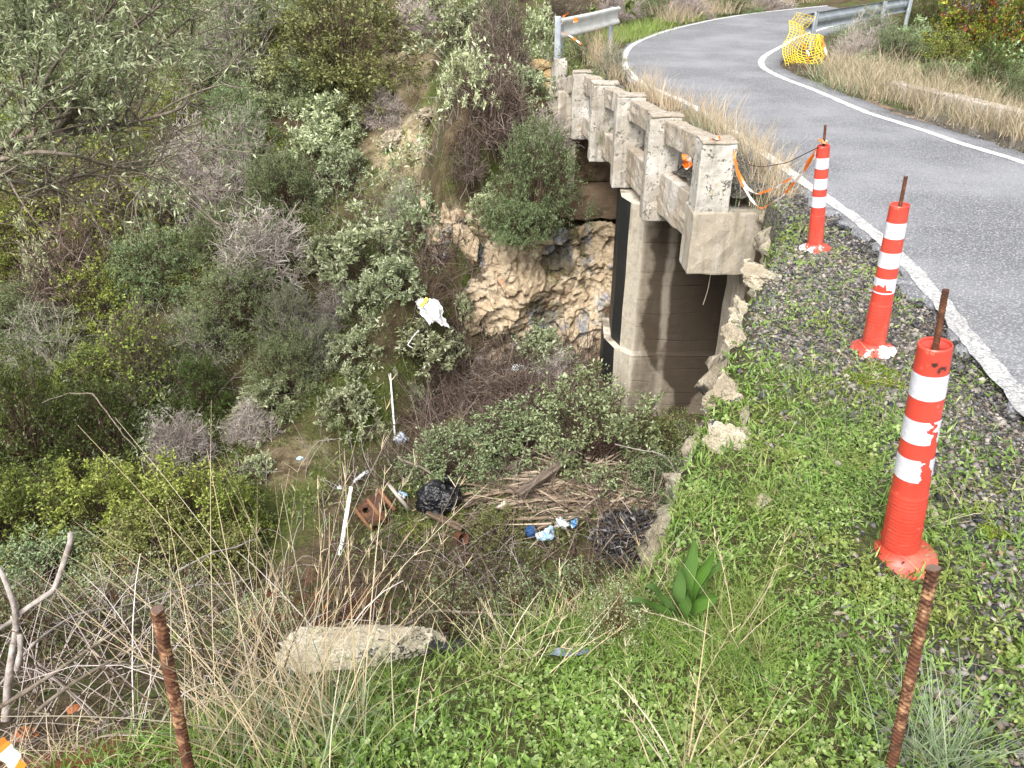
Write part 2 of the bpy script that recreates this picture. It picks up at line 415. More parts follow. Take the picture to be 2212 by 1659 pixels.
def mat_line():
    m, g = M("road_paint"); p = g.pos(); x, y, z = g.sep(p)
    wear = g.math('ADD', g.math('ADD', g.math('MULTIPLY', g.noise(70, 5, .7), .4), g.math('MULTIPLY', g.vor(80, out='Color'), .22)), g.math('MULTIPLY', g.noise(3.5, 4, .6), .38))
    thr = g.rng(y, 2.5, 8.0, .095, -.045)
    f = g.rng(g.math('ADD', wear, thr), .47, .55)
    old = g.ramp(g.vor(95, out='Color'), [(0, (.12, .12, .125)), (.6, (.27, .27, .27)), (1, (.45, .42, .38))])
    white = g.ramp(g.noise(30, 4), [(.3, (.40, .40, .385)), (.6, (.53, .53, .515))])
    g.out(g.bsdf(g.mix(f, white, old), .75, g.bump(g.math('SUBTRACT', g.noise(260, 3), g.vor(95)), .5, .008), .3)); return m
def concrete(name, base, lime=.3, dark=.5, lichen=.3, streak=True, board=False, pier=False):
    m, g = M(name); p = g.pos(); x, y, z = g.sep(p)
    n1 = g.noise(2.2, 6, .6); n2 = g.noise(14, 6, .65); n3 = g.noise(70, 4, .6)
    c = g.ramp(n2, [(.25, tuple(v * .62 for v in base)), (.5, base), (.75, tuple(min(v * 1.3, .7) for v in base))])
    st = g.noise(7, 5, .65, g.scale(p, (1, 1, .16)))
    if lime: c = g.mix(g.rng(g.math('ADD', g.math('MULTIPLY', st, .5), g.math('MULTIPLY', n1, .5)), .55 - lime * .3, .80 - lime * .3, 0, .8), c, (.47, .455, .425))
    if streak: c = g.mix(g.rng(g.noise(9, 5, .65, g.scale(p, (1, 1, .1))), .52, .68, 0, dark), c, (.10, .082, .06))
    if lichen:
        lz = g.math('MULTIPLY', g.rng(n2, .5, .58), g.rng(g.noise(45, 4, .7), .48, .54))
        c = g.mix(g.math('MULTIPLY', lz, lichen), c, (.06, .058, .05))
        c = g.mix(g.math('MULTIPLY', g.math('MULTIPLY', g.rng(g.noise(9, 5, .7, g.scale(p, (1.3, 1, 1))), .62, .7), .6), lichen), c, (.33, .24, .09))
    h = g.math('ADD', g.math('MULTIPLY', n2, .5), g.math('MULTIPLY', n3, .3))
    if board:
        bz = g.math('FRACT', g.math('ADD', g.math('MULTIPLY', z, 6.1), g.math('MULTIPLY', g.noise(1.1, 4), .8)))
        ln = g.math('MULTIPLY', g.rng(g.math('ABSOLUTE', g.math('SUBTRACT', bz, .5)), .0, .045, 1, 0), g.rng(g.noise(1.7, 4, .6, g.scale(p, (1, 1, 4))), .42, .55))
        c = g.mix(g.math('MULTIPLY', ln, .36), c, tuple(v * .4 for v in base))
        g1 = g.noise(16, 4, .6, g.scale(p, (.12, .12, 1.6)))
        c = g.mix(g.rng(g1, .45, .7, 0, .35), c, tuple(v * .55 for v in base))
        h = g.math('SUBTRACT', g.math('ADD', h, g.math('MULTIPLY', g1, .4)), g.math('MULTIPLY', ln, .8))
    if pier:
        # water stain: broad at the top, tapering to a tongue at the foot, plus a thin pale runnel
        wob = g.math('MULTIPLY', g.math('SUBTRACT', g.noise(2.0, 5, .55), .5), .42)
        hw = g.rng(z, -3.15, -2.05, .13, .76)
        cx = g.rng(z, -3.2, -1.6, 1.95, 2.22)
        dx = g.math('ABSOLUTE', g.math('SUBTRACT', g.math('ADD', x, wob), cx))
        st2 = g.rng(g.math('SUBTRACT', hw, dx), -.01, .05)
        c = g.mix(g.math('MULTIPLY', st2, .9), c, (.040, .029, .019))
        xw = g.math('ADD', x, g.math('MULTIPLY', g.math('SUBTRACT', g.noise(3, 4), .5), .12))
        run = g.math('MULTIPLY', g.rng(g.math('ABSOLUTE', g.math('SUBTRACT', xw, 1.69)), .02, .07, 1, 0), g.rng(g.noise(4, 4, .6, g.scale(p, (1, 1, .4))), .35, .6))
        c = g.mix(g.math('MULTIPLY', run, .6), c, (.34, .30, .24))
        dk = g.rng(g.math('ABSOLUTE', g.math('SUBTRACT', xw, 1.56)), .04, .12, .75, 0)
        c = g.mix(g.math('MULTIPLY', dk, g.rng(g.noise(3, 4, .6, g.scale(p, (1, 1, .3))), .4, .6)), c, (.075, .06, .044))
        edge = g.math('MULTIPLY', g.rng(x, 1.33, 1.43, 1, 0), g.rng(g.noise(6, 4, .6, g.scale(p, (1, 1, .3))), .36, .55))
        c = g.mix(g.math('MULTIPLY', edge, .8), c, (.50, .45, .37))
    g.out(g.bsdf(c, .9, g.bump(h, .7, .015), .2)); return m
def mat_rock(name, cols, dark=.5, grey=False):
    m, g = M(name); p = g.objc()
    n = g.noise(3.0, 8, .65, p); n2 = g.noise(16, 6, .7, p); n3 = g.noise(60, 4, .65, p)
    c = g.ramp(n, [(.3, cols[0]), (.5, cols[1]), (.68, cols[2])])
    c = g.mix(g.rng(n2, .52, .7, 0, .6), c, tuple(min(v * 1.35, .62) for v in cols[2]))
    c = g.mix(g.rng(n2, .3, .42, .6, 0), c, tuple(v * .45 for v in cols[0]))
    if grey:
        gv = g.rng(g.noise(1.5, 5, .6, g.scale(p, (1.4, 1, .6))), .525, .60)
        c = g.mix(gv, c, g.ramp(n2, [(.35, (.10, .105, .11)), (.55, (.23, .235, .245)), (.75, (.42, .43, .45))]))
        gv2 = g.math('MULTIPLY', g.rng(g.noise(2.1, 5, .6, g.scale(p, (1, 1.2, 1))), .535, .60), .85)
        c = g.mix(gv2, c, g.ramp(n2, [(.35, (.05, .04, .025)), (.7, (.13, .105, .06))]))
        c = g.mix(g.rng(g.noise(4.2, 4, .6, g.scale(p, (1, .7, 1))), .62, .72, 0, .6), c, (.36, .155, .07))
    lz = g.math('MULTIPLY', g.rng(g.noise(7, 5, .75, p), .585, .61), dark)
    c = g.mix(lz, c, (.03, .032, .034))
    c = g.mix(g.rng(g.noise(1.7, 6, .7, p), .56, .66, 0, .55), c, (.15, .145, .125))
    nz = g.sep(g.new("ShaderNodeNewGeometry").outputs['Normal'])[2]
    ms = g.math('MULTIPLY', g.rng(nz, .1, .8), g.rng(g.noise(5, 5, .7, g.scale(p, (1, 1, 1.1))), .55, .66))
    c = g.mix(g.math('MULTIPLY', ms, .75), c, (.09, .095, .02))
    h = g.math('ADD', g.math('MULTIPLY', n2, .7), g.math('MULTIPLY', n3, .35))
    g.out(g.bsdf(c, .92, g.bump(h, .9, .03), .15)); return m
MG = mat_ground(); MA = mat_asphalt(); ML = mat_line()
MC_post = concrete("limewashed_concrete", (.30, .272, .228), .45, .55, .8)
MC_white = concrete("white_concrete", (.345, .325, .285), .5, .45, .9)
MC_rail = concrete("weathered_concrete", (.27, .23, .18), .32, .6, .8)
MC_beam = concrete("brown_concrete", (.265, .222, .168), .34, .5, .4)
MC_endb = concrete("end_block_concrete", (.30, .262, .205), .30, .4, .3)
MC_pier = concrete("board_marked_concrete", (.175, .147, .11), .08, .4, .1, board=True, pier=True)  # front tone kept dark so its corner reads as turned from the light
MC_light = concrete("pale_concrete", (.32, .285, .225), .12, .5, .2)  # paler than the pier front: the corner's light contrast is put into the colour
MC_dark = concrete("dark_brown_concrete", (.15, .105, .068), 0, .4, .2)  # dark brown tone of the deck, abutment seat and back wall
MROCK = mat_rock("limestone", [(.17, .14, .095), (.31, .265, .195), (.43, .385, .305)], .75)
MROCK_b = mat_rock("pale_limestone", [(.22, .185, .125), (.36, .32, .24), (.47, .435, .355)], .95)
MROCK_o = mat_rock("ochre_rock", [(.21, .155, .10), (.37, .29, .195), (.49, .41, .305)], .3, True)
MROCK_br = mat_rock("brown_rock", [(.17, .11, .05), (.30, .21, .10), (.38, .29, .16)], .3)

# ============================================================ terrain sheet
xs = np.unique(np.round(np.r_[np.arange(-34, -10, 1.2), np.arange(-10, -3, .16), np.arange(-3, 6, .055), np.arange(6, 14, .22), np.arange(14, 46, 1.5)], 4))
ys = np.unique(np.round(np.r_[np.arange(-8, .4, .6), np.arange(.4, 6.6, .055), np.arange(6.6, 15, .09), np.arange(15, 28, .3), np.arange(28, 75, 1.5)], 4))
gx, gy = np.meshgrid(xs, ys, indexing='ij')
TV = np.stack([gx, gy, H(gx.ravel(), gy.ravel()).reshape(gx.shape)], -1).reshape(-1, 3)
struct('ground', mesh('ground', TV, grid_faces(len(xs), len(ys)), True), MG)

# ============================================================ road with broken edge, painted edge lines
nR = 260
Lo = offset(LLs, .11); Ro = offset(RLs, -.34)
Lo_fine = smooth_poly(Lo[::4], 1600)
jag = (.055 * fbm2(Lo_fine[:, 0], Lo_fine[:, 1], 5, 5, 31) + .03 * fbm2(Lo_fine[:, 0], Lo_fine[:, 1], 22, 3, 33)) * np.interp(Lo_fine[:, 1], [-2, 8, 14], [1.6, 1.0, .5]) - np.interp(Lo_fine[:, 1], [1.2, 2.4, 4.6, 6], [.16, .10, .03, 0])
Lo_fine = offset(Lo_fine, jag[:, None] if jag.ndim == 2 else 0) + (offset(Lo_fine, 1.0) - Lo_fine) * jag[:, None]
Ro_fine = smooth_poly(Ro[::4], 1600)
Ro_fine = Ro_fine + (offset(Ro_fine, 1.0) - Ro_fine) * (.05 * fbm2(Ro_fine[:, 0], Ro_fine[:, 1], 3, 4, 37))[:, None]
w = np.linspace(0, 1, 14)
RP = Lo_fine[:, None] * (1 - w)[None, :, None] + Ro_fine[:, None] * w[None, :, None]
RZ = zr(RP[..., 1]) + 0.0
RV = np.concatenate([RP, RZ[..., None]], -1)
skL = RV[:, :1].copy(); skL[..., 2] -= .07; skR = RV[:, -1:].copy(); skR[..., 2] -= .07
RV = np.concatenate([skL, RV, skR], 1)
struct('road', mesh('road', RV.reshape(-1, 3), grid_faces(1600, 16)[:, ::-1], False), MA)
def line_strip(name, poly, wl, wr, i0, i1):
    p = smooth_poly(poly[::4], 900)[i0:i1]
    jj = .008 * fbm2(p[:, 0], p[:, 1], 14, 3, 5) + .012 * fbm2(p[:, 0], p[:, 1], 9, 4, 6) * np.interp(p[:, 1], [3, 7], [1, .2])
    a = p + (offset(p, 1.0) - p) * (wl + jj)[:, None]; b = p + (offset(p, 1.0) - p) * (-wr + jj)[:, None]
    P = np.stack([a, (a + b) / 2, b], 1); Z = zr(P[..., 1]) + .004
    struct(name, mesh(name, np.concatenate([P, Z[..., None]], -1).reshape(-1, 3), grid_faces(len(p), 3)[:, ::-1]), ML)
line_strip('road_marking_left', LLs, np.interp(np.arange(900), [0, 300, 330], [.05, .045, .05]), np.full(900, .055), 0, 900)
line_strip('road_marking_right', RLs, np.full(900, .055), np.full(900, .05), 0, 900)

# ============================================================ bridge
BR = thing('concrete_bridge', 'old concrete bridge with an open post and rail parapet over the ravine', 'bridge', (2.5, 8, -.25))
BO = np.array(BR.location)
def bpart(name, V, F, mt, seed=0, amp=.006, bevel=.012, cut=.06, label=None):
    me = mesh(name, np.asarray(V) - BO, F); weather(me, amp, 15, cut, bevel, seed)
    for p in me.polygons: p.use_smooth = False
    o = obj(name, me, mt, BR)
    if label: o['label'] = label
    return o
ZT = .22
posts = [  # x_left, y, z_bottom, width x, depth y
    (1.52, 6.30, -.80, .285, .26), (1.27, 7.36, -.76, .30, .20), (1.09, 8.39, -.72, .30, .20), (.90, 9.16, -.63, .30, .22), (.745, 10.05, -.57, .22, .18)]
def prism(poly, z0, z1):
    n = len(poly); V = [(x, y, z0) for x, y in poly] + [(x, y, z1) for x, y in poly]
    F4 = [[i, (i + 1) % n, n + (i + 1) % n, n + i] for i in range(n)]
    return np.array(V), F4, [list(range(n))[::-1], list(range(n, 2 * n))]
for i, (px, py, zb, wx, wy) in enumerate(posts):
    V, F = box_pts((px + wx / 2, py + wy / 2, (ZT + zb) / 2), (1, 0, 0), (0, 1, 0), (0, 0, 1), wx, wy, ZT - zb)
    bpart('parapet_post', V, F, MC_white if i == 0 else MC_post, i, .0055, .014, .035, 'thick whitewashed end post with lichen' if i == 0 else None)
    # cap slab, a touch wider
    V, F = box_pts((px + wx / 2 + .006, py + wy / 2, ZT + .010), (1, 0, 0), (0, 1, 0), (0, 0, 1), wx + .006, wy + .008, .022)
    bpart('post_cap', V, F, MC_rail, 20 + i, .006, .008, .05)
def along(p, q, zc, hgt, thick, mt, name, seed, dz=(0, 0), inset=.0):
    p = np.array([p[0] + inset, p[1], zc + dz[0]]); q = np.array([q[0] + inset, q[1], zc + dz[1]])
    a = q - p; L = np.linalg.norm(a); a /= L; up = np.array([0, 0, 1.0]); s = norm(np.cross(a, up)); up = np.cross(s, a)
    V, F = box_pts((p + q) / 2, a, s, up, L, thick, hgt)
    return bpart(name, V, F, mt, seed, .007, .012, .04)
for i in range(4):
    a, b = posts[i], posts[i + 1]
    p = (a[0] + .195, a[1] + a[4] - .004); q = (b[0] + .205, b[1] + .004)
    along(p, q, .095, .205, .15, MC_rail, 'top_rail', 40 + i)
    pb = (a[0] + .205, a[1] + .10); qb = (b[0] + .205, b[1] + .08)
    along(pb, qb, (-.30 + (a[2] + b[2]) / 2 + .09) / 2, -.30 - ((a[2] + b[2]) / 2 + .09), .16, MC_beam, 'edge_beam', 50 + i, (-.02, .02), .0)
e = posts[4]
along((e[0] + .1, e[1] + .17), (.58, 10.95), .08, .20, .15, MC_rail, 'top_rail', 60, (0, -.2))
along((e[0] + .14, e[1] + .1), (.72, 11.1), -.4, .2, .16, MC_beam, 'edge_beam', 61)
for k, (dx, y0, zb) in enumerate([(.60, 10.45, -.60), (.50, 10.85, -.50)]):
    V, F = box_pts((dx + .09, y0, (-.05 + zb) / 2), (1, 0, 0), (0, 1, 0), (0, 0, 1), .2, .14, -.05 - zb)
    bpart('parapet_post', V, F, MC_light, 70 + k, .01, .014, .05, 'short broken far post')
# triangular infill left under the rails beside posts
for i in (1, 2):
    px, py, zb, wx, wy = posts[i]
    P = [(px + .3, -.02 + .02), (px + .45, -.02), (px + .42, -.12), (px + .3, -.30)]
    V = np.array([(x, py + .05, z) for x, z in P] + [(x, py + .17, z) for x, z in P]); F = [[0, 1, 2, 3], [7, 6, 5, 4], [0, 4, 5, 1], [1, 5, 6, 2], [2, 6, 7, 3], [3, 7, 4, 0]]
    bpart('infill', V, np.array(F), MC_post, 80 + i, .008, .01, .05)
# end block under the first post running back into the bank
V, F = box_pts((1.512 + 1.75, 6.282 + .17, (-.335 - .885) / 2), (1, 0, 0), (0, 1, 0), (0, 0, 1), 3.5, .34, .55)
bpart('end_beam', V, F, MC_endb, 90, .008, .016, .07)
# deck slab (slightly narrower than the posts), carried on the pier and abutments
dk = np.array([(1.72, 6.6), (1.30, 8.6), (.95, 10.3), (.9, 11.4), (4.95, 11.4), (5.2, 6.6)])
def poly_part(name, poly, z0, z1, mt, seed, amp=.006, bevel=.01, cut=.12, top=None):
    V, F4, caps = prism(poly, z0, z1)
    if top is not None: V[len(poly):, :2] = top
    bm = bmesh.new(); vs = [bm.verts.new(v - BO) for v in V]
    for f in F4: bm.faces.new([vs[i] for i in f])
    for f in caps: bm.faces.new([vs[i] for i in f])
    bmesh.ops.recalc_face_normals(bm, faces=bm.faces)
    me = bpy.data.meshes.new(name); bm.to_mesh(me); bm.free(); weather(me, amp, 9, cut, bevel, seed)
    return obj(name, me, mt, BR)
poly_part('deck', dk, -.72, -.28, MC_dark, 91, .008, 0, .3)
# pier wall: front face towards the near bank, pale chamfer, bitumen-coated side
def pier(z0, z1, g, nm, sd, btm=0):
    C1 = (1.37 - g * .5, 7.80 - g); C2 = (1.24 - g * .8, 7.93 - g * .6); C3 = (1.165 - g, 8.15)
    return [C1, C2, C3, (1.20 - g, 8.7), (5.1, 8.7 + g), (5.1, 7.80 - g)]
mbit, g_ = M("bitumen_coat"); n_ = g_.noise(6, 5, .65, g_.scale(g_.pos(), (1, 1, .25)))
g_.out(g_.bsdf(g_.mix(g_.rng(n_, .58, .75, 0, .35), (.010, .0105, .011), (.07, .065, .055)), .5, g_.bump(g_.noise(30, 4), .4, .01), .35))
def pier_part(name, z0, z1, gap, seed):
    poly = np.array(pier(z0, z1, gap, name, seed))
    o = poly_part(name, poly, z0, z1, [MC_pier, MC_light, mbit], seed, .005, .01, .12)
    if len(o.data.materials) == 1:
        o.data.materials.append(MC_light); o.data.materials.append(mbit)
    for f in o.data.polygons:
        n = f.normal
        if abs(n.z) < .6 and n.x < -.2:
            f.material_index = 1 if n.y < -.45 else 2
    return o
pier_part('pier_wall', -2.43, -.74, 0.0, 95)
pier_part('pier_footing', -4.2, -2.425, .085, 96)
# far abutment seat and back wall, near abutment
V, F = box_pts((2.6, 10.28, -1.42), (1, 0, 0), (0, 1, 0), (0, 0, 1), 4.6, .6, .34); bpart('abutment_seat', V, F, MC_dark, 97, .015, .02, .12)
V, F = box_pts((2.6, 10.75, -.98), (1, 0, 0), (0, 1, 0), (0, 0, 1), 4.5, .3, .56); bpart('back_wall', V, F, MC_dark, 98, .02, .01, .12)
V, F = box_pts((.77, 10.15, -.98), (1, 0, 0), (0, 1, 0), (0, 0, 1), .09, .14, .62); bpart('support_strut', V, F, MC_light, 99, .004, .006, .06)
V, F = box_pts((3.75, 6.72, -2.5), (1, 0, 0), (0, 1, 0), (0, 0, 1), 3.4, .4, 3.4); bpart('near_abutment', V, F, MC_beam, 100, .006, .01, .15)
# fill on the deck edge: gravel and earth up to the road level
fp = np.array([(1.70, 6.5), (1.34, 8.5), (1.0, 10.2), (.95, 11.3), (5.0, 11.3), (5.25, 6.5)])
nu, nv = 60, 40
uu, vv = np.meshgrid(np.linspace(0, 1, nu), np.linspace(0, 1, nv), indexing='ij')
Y_ = 6.33 + uu * 4.9; xl = np.interp(Y_, [6.3, 6.55, 6.6, 8.5, 10.2, 11.3], [1.83, 1.82, 1.63, 1.34, 1.0, .95]); X_ = xl + vv * (5.1 - xl)
Z_ = zr(Y_) - .035 + .02 * fbm2(X_, Y_, 5, 3, 8) - .05 * (vv < .03)
struct('deck_fill', mesh('deck_fill', np.stack([X_, Y_, Z_], -1).reshape(-1, 3), grid_faces(nu, nv)[:, ::-1], True), MG)

# ============================================================ rocks
def rock_mesh(seed, sx, sy, sz, sub=5, rough=.16, facets=7):
    bm = bmesh.new(); bmesh.ops.create_icosphere(bm, subdivisions=sub, radius=1)
    r = np.random.default_rng(seed)
    co = np.array([v.co for v in bm.verts])
    dirs = norm(r.normal(0, 1, (facets, 3))); hs_ = r.uniform(.5, .9, facets)
    for d_, h_ in zip(dirs, hs_):
        k = co @ d_; ex = np.maximum(k - h_, 0); co = co - d_ * (ex * .96)[:, None]
    co = co * (1 + rough * fbm(co * 1.7, 6, seed, .62) - rough * .35 * np.abs(fbm(co * 3.0, 4, seed + 3, .5)) + rough * .10 * fbm(co * 12, 3, seed + 5))[:, None]
    co *= np.array([sx, sy, sz])
    for v, c in zip(bm.verts, co): v.co = c
    me = bpy.data.meshes.new('rock'); bm.to_mesh(me); bm.free(); return me
def rock(name, label, loc, size, mt, seed, rot=0, sub=5, rough=.18, facets=7, tilt=0):
    o = obj(name, rock_mesh(seed, *size, sub, rough, facets), mt); o.location = tuple(loc); o.rotation_euler = (tilt, 0, rot)
    return tag(o, label, 'rock')
# rock face under the bridge on the far bank
nu, nv = 260, 190
uu, vv = np.meshgrid(np.linspace(0, 1, nu), np.linspace(0, 1, nv), indexing='ij')
X_ = -1.15 + 3.1 * uu + .42 * (1 - vv) * sm(.55, 0, uu)
lean = np.interp(vv, [0, .3, .7, 1], [0, .35, .62, .95])
Zt = np.interp(uu, [0, .12, .35, .6, 1], [-1.15, -1.3, -1.6, -1.62, -1.5])
Z_ = -3.45 + (Zt + 3.45) * vv
Y_ = 8.95 + lean - .25 * sm(.5, .0, uu) + .05
P_ = np.stack([X_, Y_, Z_], -1)
nn = fbm(P_ * 1.3, 6, 41, .6); rid = -np.abs(fbm(P_ * np.array([2.6, 2.6, 4.2]), 5, 43, .6)); blk = fbm(P_ * 7, 5, 44, .65) - .8 * np.abs(fbm(P_ * np.array([9, 9, 14]), 3, 46))
Y2 = Y_ - .20 - .20 * fbm(P_ * .9, 3, 41, .5) - .36 * blocks(X_, Z_, 34, 5, .45, .35) - .55 * blocks(X_, Z_, 260, 6, .5, .35) - .6 * blocks(X_, Z_, 1100, 8, .5, .4) - .016 * blk - .28 * np.exp(-(((X_ - .12) / .28) ** 2 + ((Z_ + 2.35) / .32) ** 2))
P_[..., 1] = Y2; P_[..., 2] += .012 * blk
rf = obj('rock_outcrop', mesh('rock_outcrop', P_.reshape(-1, 3) - np.array([.5, 9.2, -2.3]), grid_faces(nu, nv), False), MROCK_o)
rf.location = (.5, 9.2, -2.3); tag(rf, 'ochre and grey weathered rock face under the far end of the bridge', 'rock')
# cliff under the near bank lip
sub = EDGE[(EDGE[:, 0] > .49) & (EDGE[:, 1] < 6.5) & (EDGE[:, 0] < 2.2)]
ln = smooth_poly(sub, 170); tn = norm(np.gradient(ln, axis=0)); nl = np.stack([-tn[:, 1], tn[:, 0]], 1)
vv = np.linspace(0, 1, 70)
base = np.repeat(ln[:, None], 70, 1); dz = vv[None] * 3.3
out = np.interp(vv, [0, .05, .2, .6, 1], [-.16, -.03, .02, .07, .16])[None]
X_ = base[..., 0] + nl[:, None, 0] * out; Y_ = base[..., 1] + nl[:, None, 1] * out
Z_ = zr(Y_) - .06 - dz + .05 * fbm2(X_, Y_, 4, 3, 56) * np.exp(-dz * 6)
P_ = np.stack([X_, Y_, Z_], -1)
off = .10 * fbm(P_ * 2.4, 6, 51, .6) - .13 * np.abs(fbm(P_ * np.array([3.5, 3.5, 5]), 4, 53)) + .03 * fbm(P_ * 12, 3, 54) + .05
off = (off + .35 * blocks(base[..., 1] * 1.0 + 0 * dz, -dz + 0 * base[..., 1], 170, 57, .5, .4)) * np.interp(vv, [0, .04, .1], [.1, .7, 1])[None]
P_[..., 0] += nl[:, None, 0] * off; P_[..., 1] += nl[:, None, 1] * off
cf = obj('cliff', mesh('cliff', P_.reshape(-1, 3) - np.array([1.1, 3.5, -1]), grid_faces(170, 70), True), MROCK)
cf.location = (1.1, 3.5, -1); tag(cf, 'pale limestone cliff edge dropping below the clover bank', 'cliff')
def on(px, py, dz=0): 
    p, s = hit(px, py); return p + np.array([0, 0, dz]), s
def edge_rock(px, py, y, size, label, seed, mt=MROCK_b, rot=0, tilt=0, rough=.2):
    return rock('rock', label, atY(px, py, y), size, mt, seed, rot, 6, rough * 1.25, 14, tilt)
edge_rock(1572, 975, 2.52, (.125, .17, .085), 'large flat cream rock with black lichen jutting out over the ravine edge', 5, rot=.4, tilt=.15)
edge_rock(1548, 1065, 2.33, (.15, .09, .055), 'pointed tan rock slab overhanging the ravine just below the large lichen rock', 8, MROCK, rot=.25, tilt=.2)
edge_rock(1510, 1150, 2.16, (.07, .11, .14), 'upright cream rock on the cliff edge behind the broad leaved plant', 12, MROCK, .2)
edge_rock(1585, 1262, 1.90, (.05, .05, .085), 'small pale stone poking out of the clover right of the broad leaved plant', 14, MROCK_b, .6)
edge_rock(1565, 868, 2.95, (.10, .16, .12), 'knobbly cream rock on the cliff edge against the stained pier wall', 17, MROCK)
edge_rock(1592, 745, 3.5, (.08, .2, .10), 'narrow cream rock ledge on the cliff edge below the bridge end', 19, MROCK)
edge_rock(1640, 600, 4.45, (.11, .2, .10), 'rough cream rock at the verge corner under the bridge end block', 23, MROCK)
edge_rock(1610, 680, 3.95, (.08, .16, .09), 'pale rock with black tar patches on the cliff edge left of the middle bollard', 25, MROCK_b)
edge_rock(1612, 942, 2.62, (.04, .045, .03), 'little cream stone half buried in moss on top of the large lichen rock', 27, MROCK_b)
p, s = on(1945, 975); rock('rock', 'small pale limestone lump in the clover left of the nearest bollard', p, (.05, .04, .03), MROCK_b, 31, .4, 4)
p, s = on(2015, 1108); rock('rock', 'small tan stone right beside the foot of the nearest bollard', p, (.035, .03, .022), MROCK, 33, 1, 4)
p, s = on(1640, 1085); rock('rock', 'grey stone in the grass right of the overhanging rock slab', p, (.05, .035, .03), MROCK, 35, .3, 4)
p, s = on(775, 1445); bo = rock('boulder', 'long flat cream boulder with black lichen at the ravine lip', p + np.array([0, .10, -.035]), (.33, .17, .085), MROCK_b, 41, -.06, 6, .17, 14, -.22); bo['category'] = 'boulder'
p, s = on(690, 1545); rock('rock', 'flat pale stone showing through the grass in front of the boulder', p, (.10, .05, .02), MROCK, 43, .2, 4)
p, s = on(45, 1597); rock('rock', 'rusty red earth lump at the bottom left corner', p, (.06, .04, .03), plain('red_earth', (.26, .10, .045), .95, .1, 0, 8, .4), 45, .3, 4)
p, s = on(160, 1535); rock('rock', 'small red clod on the soil left of the left rebar', p, (.035, .025, .02), bpy.data.materials['red_earth'], 47, .1, 4)
# broken masonry at the far end of the parapet
rock('rock', 'rounded brown boulder sticking out beside the far end of the parapet', atY(1163, 147, 12.0), (.20, .16, .13), MROCK_br, 51, -.3, 5, .14)
rock('rock', 'flat broken stone slab jutting left under the far parapet rail', atY(1190, 186, 11.3), (.15, .12, .05), MROCK_br, 53, -.4, 4, .14, 8, .1)
rock('rock', 'tan stone block wedged below the far parapet slab', atY(1183, 207, 11.2), (.10, .12, .07), MROCK_br, 55, .2, 4, .14)
rock('rock', 'brown stone below the short far parapet posts', atY(1180, 236, 11.1), (.15, .14, .12), MROCK_br, 57, .4, 4, .2)
rock('rock', 'reddish brown stone under the rounded boulder by the parapet', atY(1182, 168, 11.8), (.16, .16, .12), MROCK_br, 59, .4, 4, .2)
V, F = box_pts(atY(1207, 158, 11.6), norm(np.array([1, .15, -.1])), norm(np.array([-.15, 1, .1])), norm(np.array([.1, -.1, 1])), .2, .16, .42)
o_ = mesh('masonry_block', V - V.mean(0), F); weather(o_, .018, 7, .05, .02, 4); o_ = obj('masonry_block', o_, MC_post); o_.location = V.mean(0); tag(o_, 'cracked whitewashed masonry stub at the far end of the parapet', 'masonry')
for (px_, py_, sz_, lab_, sd_) in [(845, 305, (.22, .16, .20), 'pale crusty rock outcrop at the left of the bare ochre earth', 91), (905, 325, (.26, .18, .24), 'cream rock outcrop in the middle of the bare ochre earth', 92), (965, 478, (.26, .2, .22), 'cracked cream rock at the upper left end of the rock face', 93), (1010, 530, (.2, .16, .3), 'rock with a blue grey stain left of the rock face', 94), (935, 245, (.24, .16, .14), 'low tan rock in the upper part of the bare ochre earth', 95)]:
    q_, s_ = on(px_, py_); rock('rock', lab_, q_, sz_, MROCK_o if sd_ in (93, 94) else MROCK, sd_, sd_ * .7, 6, .26, 12)
# stones lying on the road-side gravel are part of the gravel; low wall (other parapet) right of the road
wl = [atY(1985, 186, 10.9), atY(2160, 210, 9.6)]
a_, b_ = np.array(wl[0]), np.array(wl[1]); a_[2] = b_[2] = -.07; dv_ = norm(b_ - a_)
V, F = box_pts((a_ + b_) / 2 - np.array([0, 0, .25]), dv_, norm(np.cross(dv_, [0, 0, 1.0])), (0, 0, 1), np.linalg.norm(b_ - a_) + .9, .2, .5)
me = mesh('low_wall', V - V.mean(0), F); weather(me, .012, 7, .07, .016, 77); o_ = obj('low_wall', me, MC_rail); o_.location = V.mean(0)
tag(o_, 'low weathered concrete wall half hidden by dry grass right of the road', 'wall')
# ============================================================ bollards with rebar through them
def mat_orange():
    m, g = M("orange_plastic"); p = g.objc(); n = g.noise(9, 5, .6, p)
    c = g.ramp(n, [(.3, (.36, .036, .022)), (.6, (.46, .050, .032))])
    z = g.sep(p)[2]
    c = g.mix(g.math('MULTIPLY', g.rng(g.noise(22, 5, .7, p), .6, .72), .5), c, (.80, .24, .16))
    dirt = g.math('MULTIPLY', g.rng(z, .26, .0, .12, 1), g.rng(g.noise(14, 5, .65, p), .42, .7))
    c = g.mix(g.math('MULTIPLY', dirt, .6), c, (.20, .11, .065))
    c = g.mix(g.math('MULTIPLY', g.rng(g.noise(6, 6, .7, g.scale(p, (1, 1, .25))), .5, .75), .4), c, (.62, .17, .12))
    g.out(g.bsdf(c, .42, g.bump(g.noise(40, 3, .5, p), .12, .004), .4)); return m
def mat_splash(name, cx, cy):
    m, g = M(name); p = g.objc(); x, y, z = g.sep(p)
    n = g.noise(13, 5, .65, p)
    f = g.rng(g.math('ADD', n, g.math('ADD', g.math('MULTIPLY', x, cx), g.math('MULTIPLY', y, cy))), .56, .60)
    g.out(g.bsdf(g.mix(f, (.44, .046, .028), (.62, .61, .59)), .45, g.bump(g.noise(40, 3, .5, p), .2, .004), .35)); return m
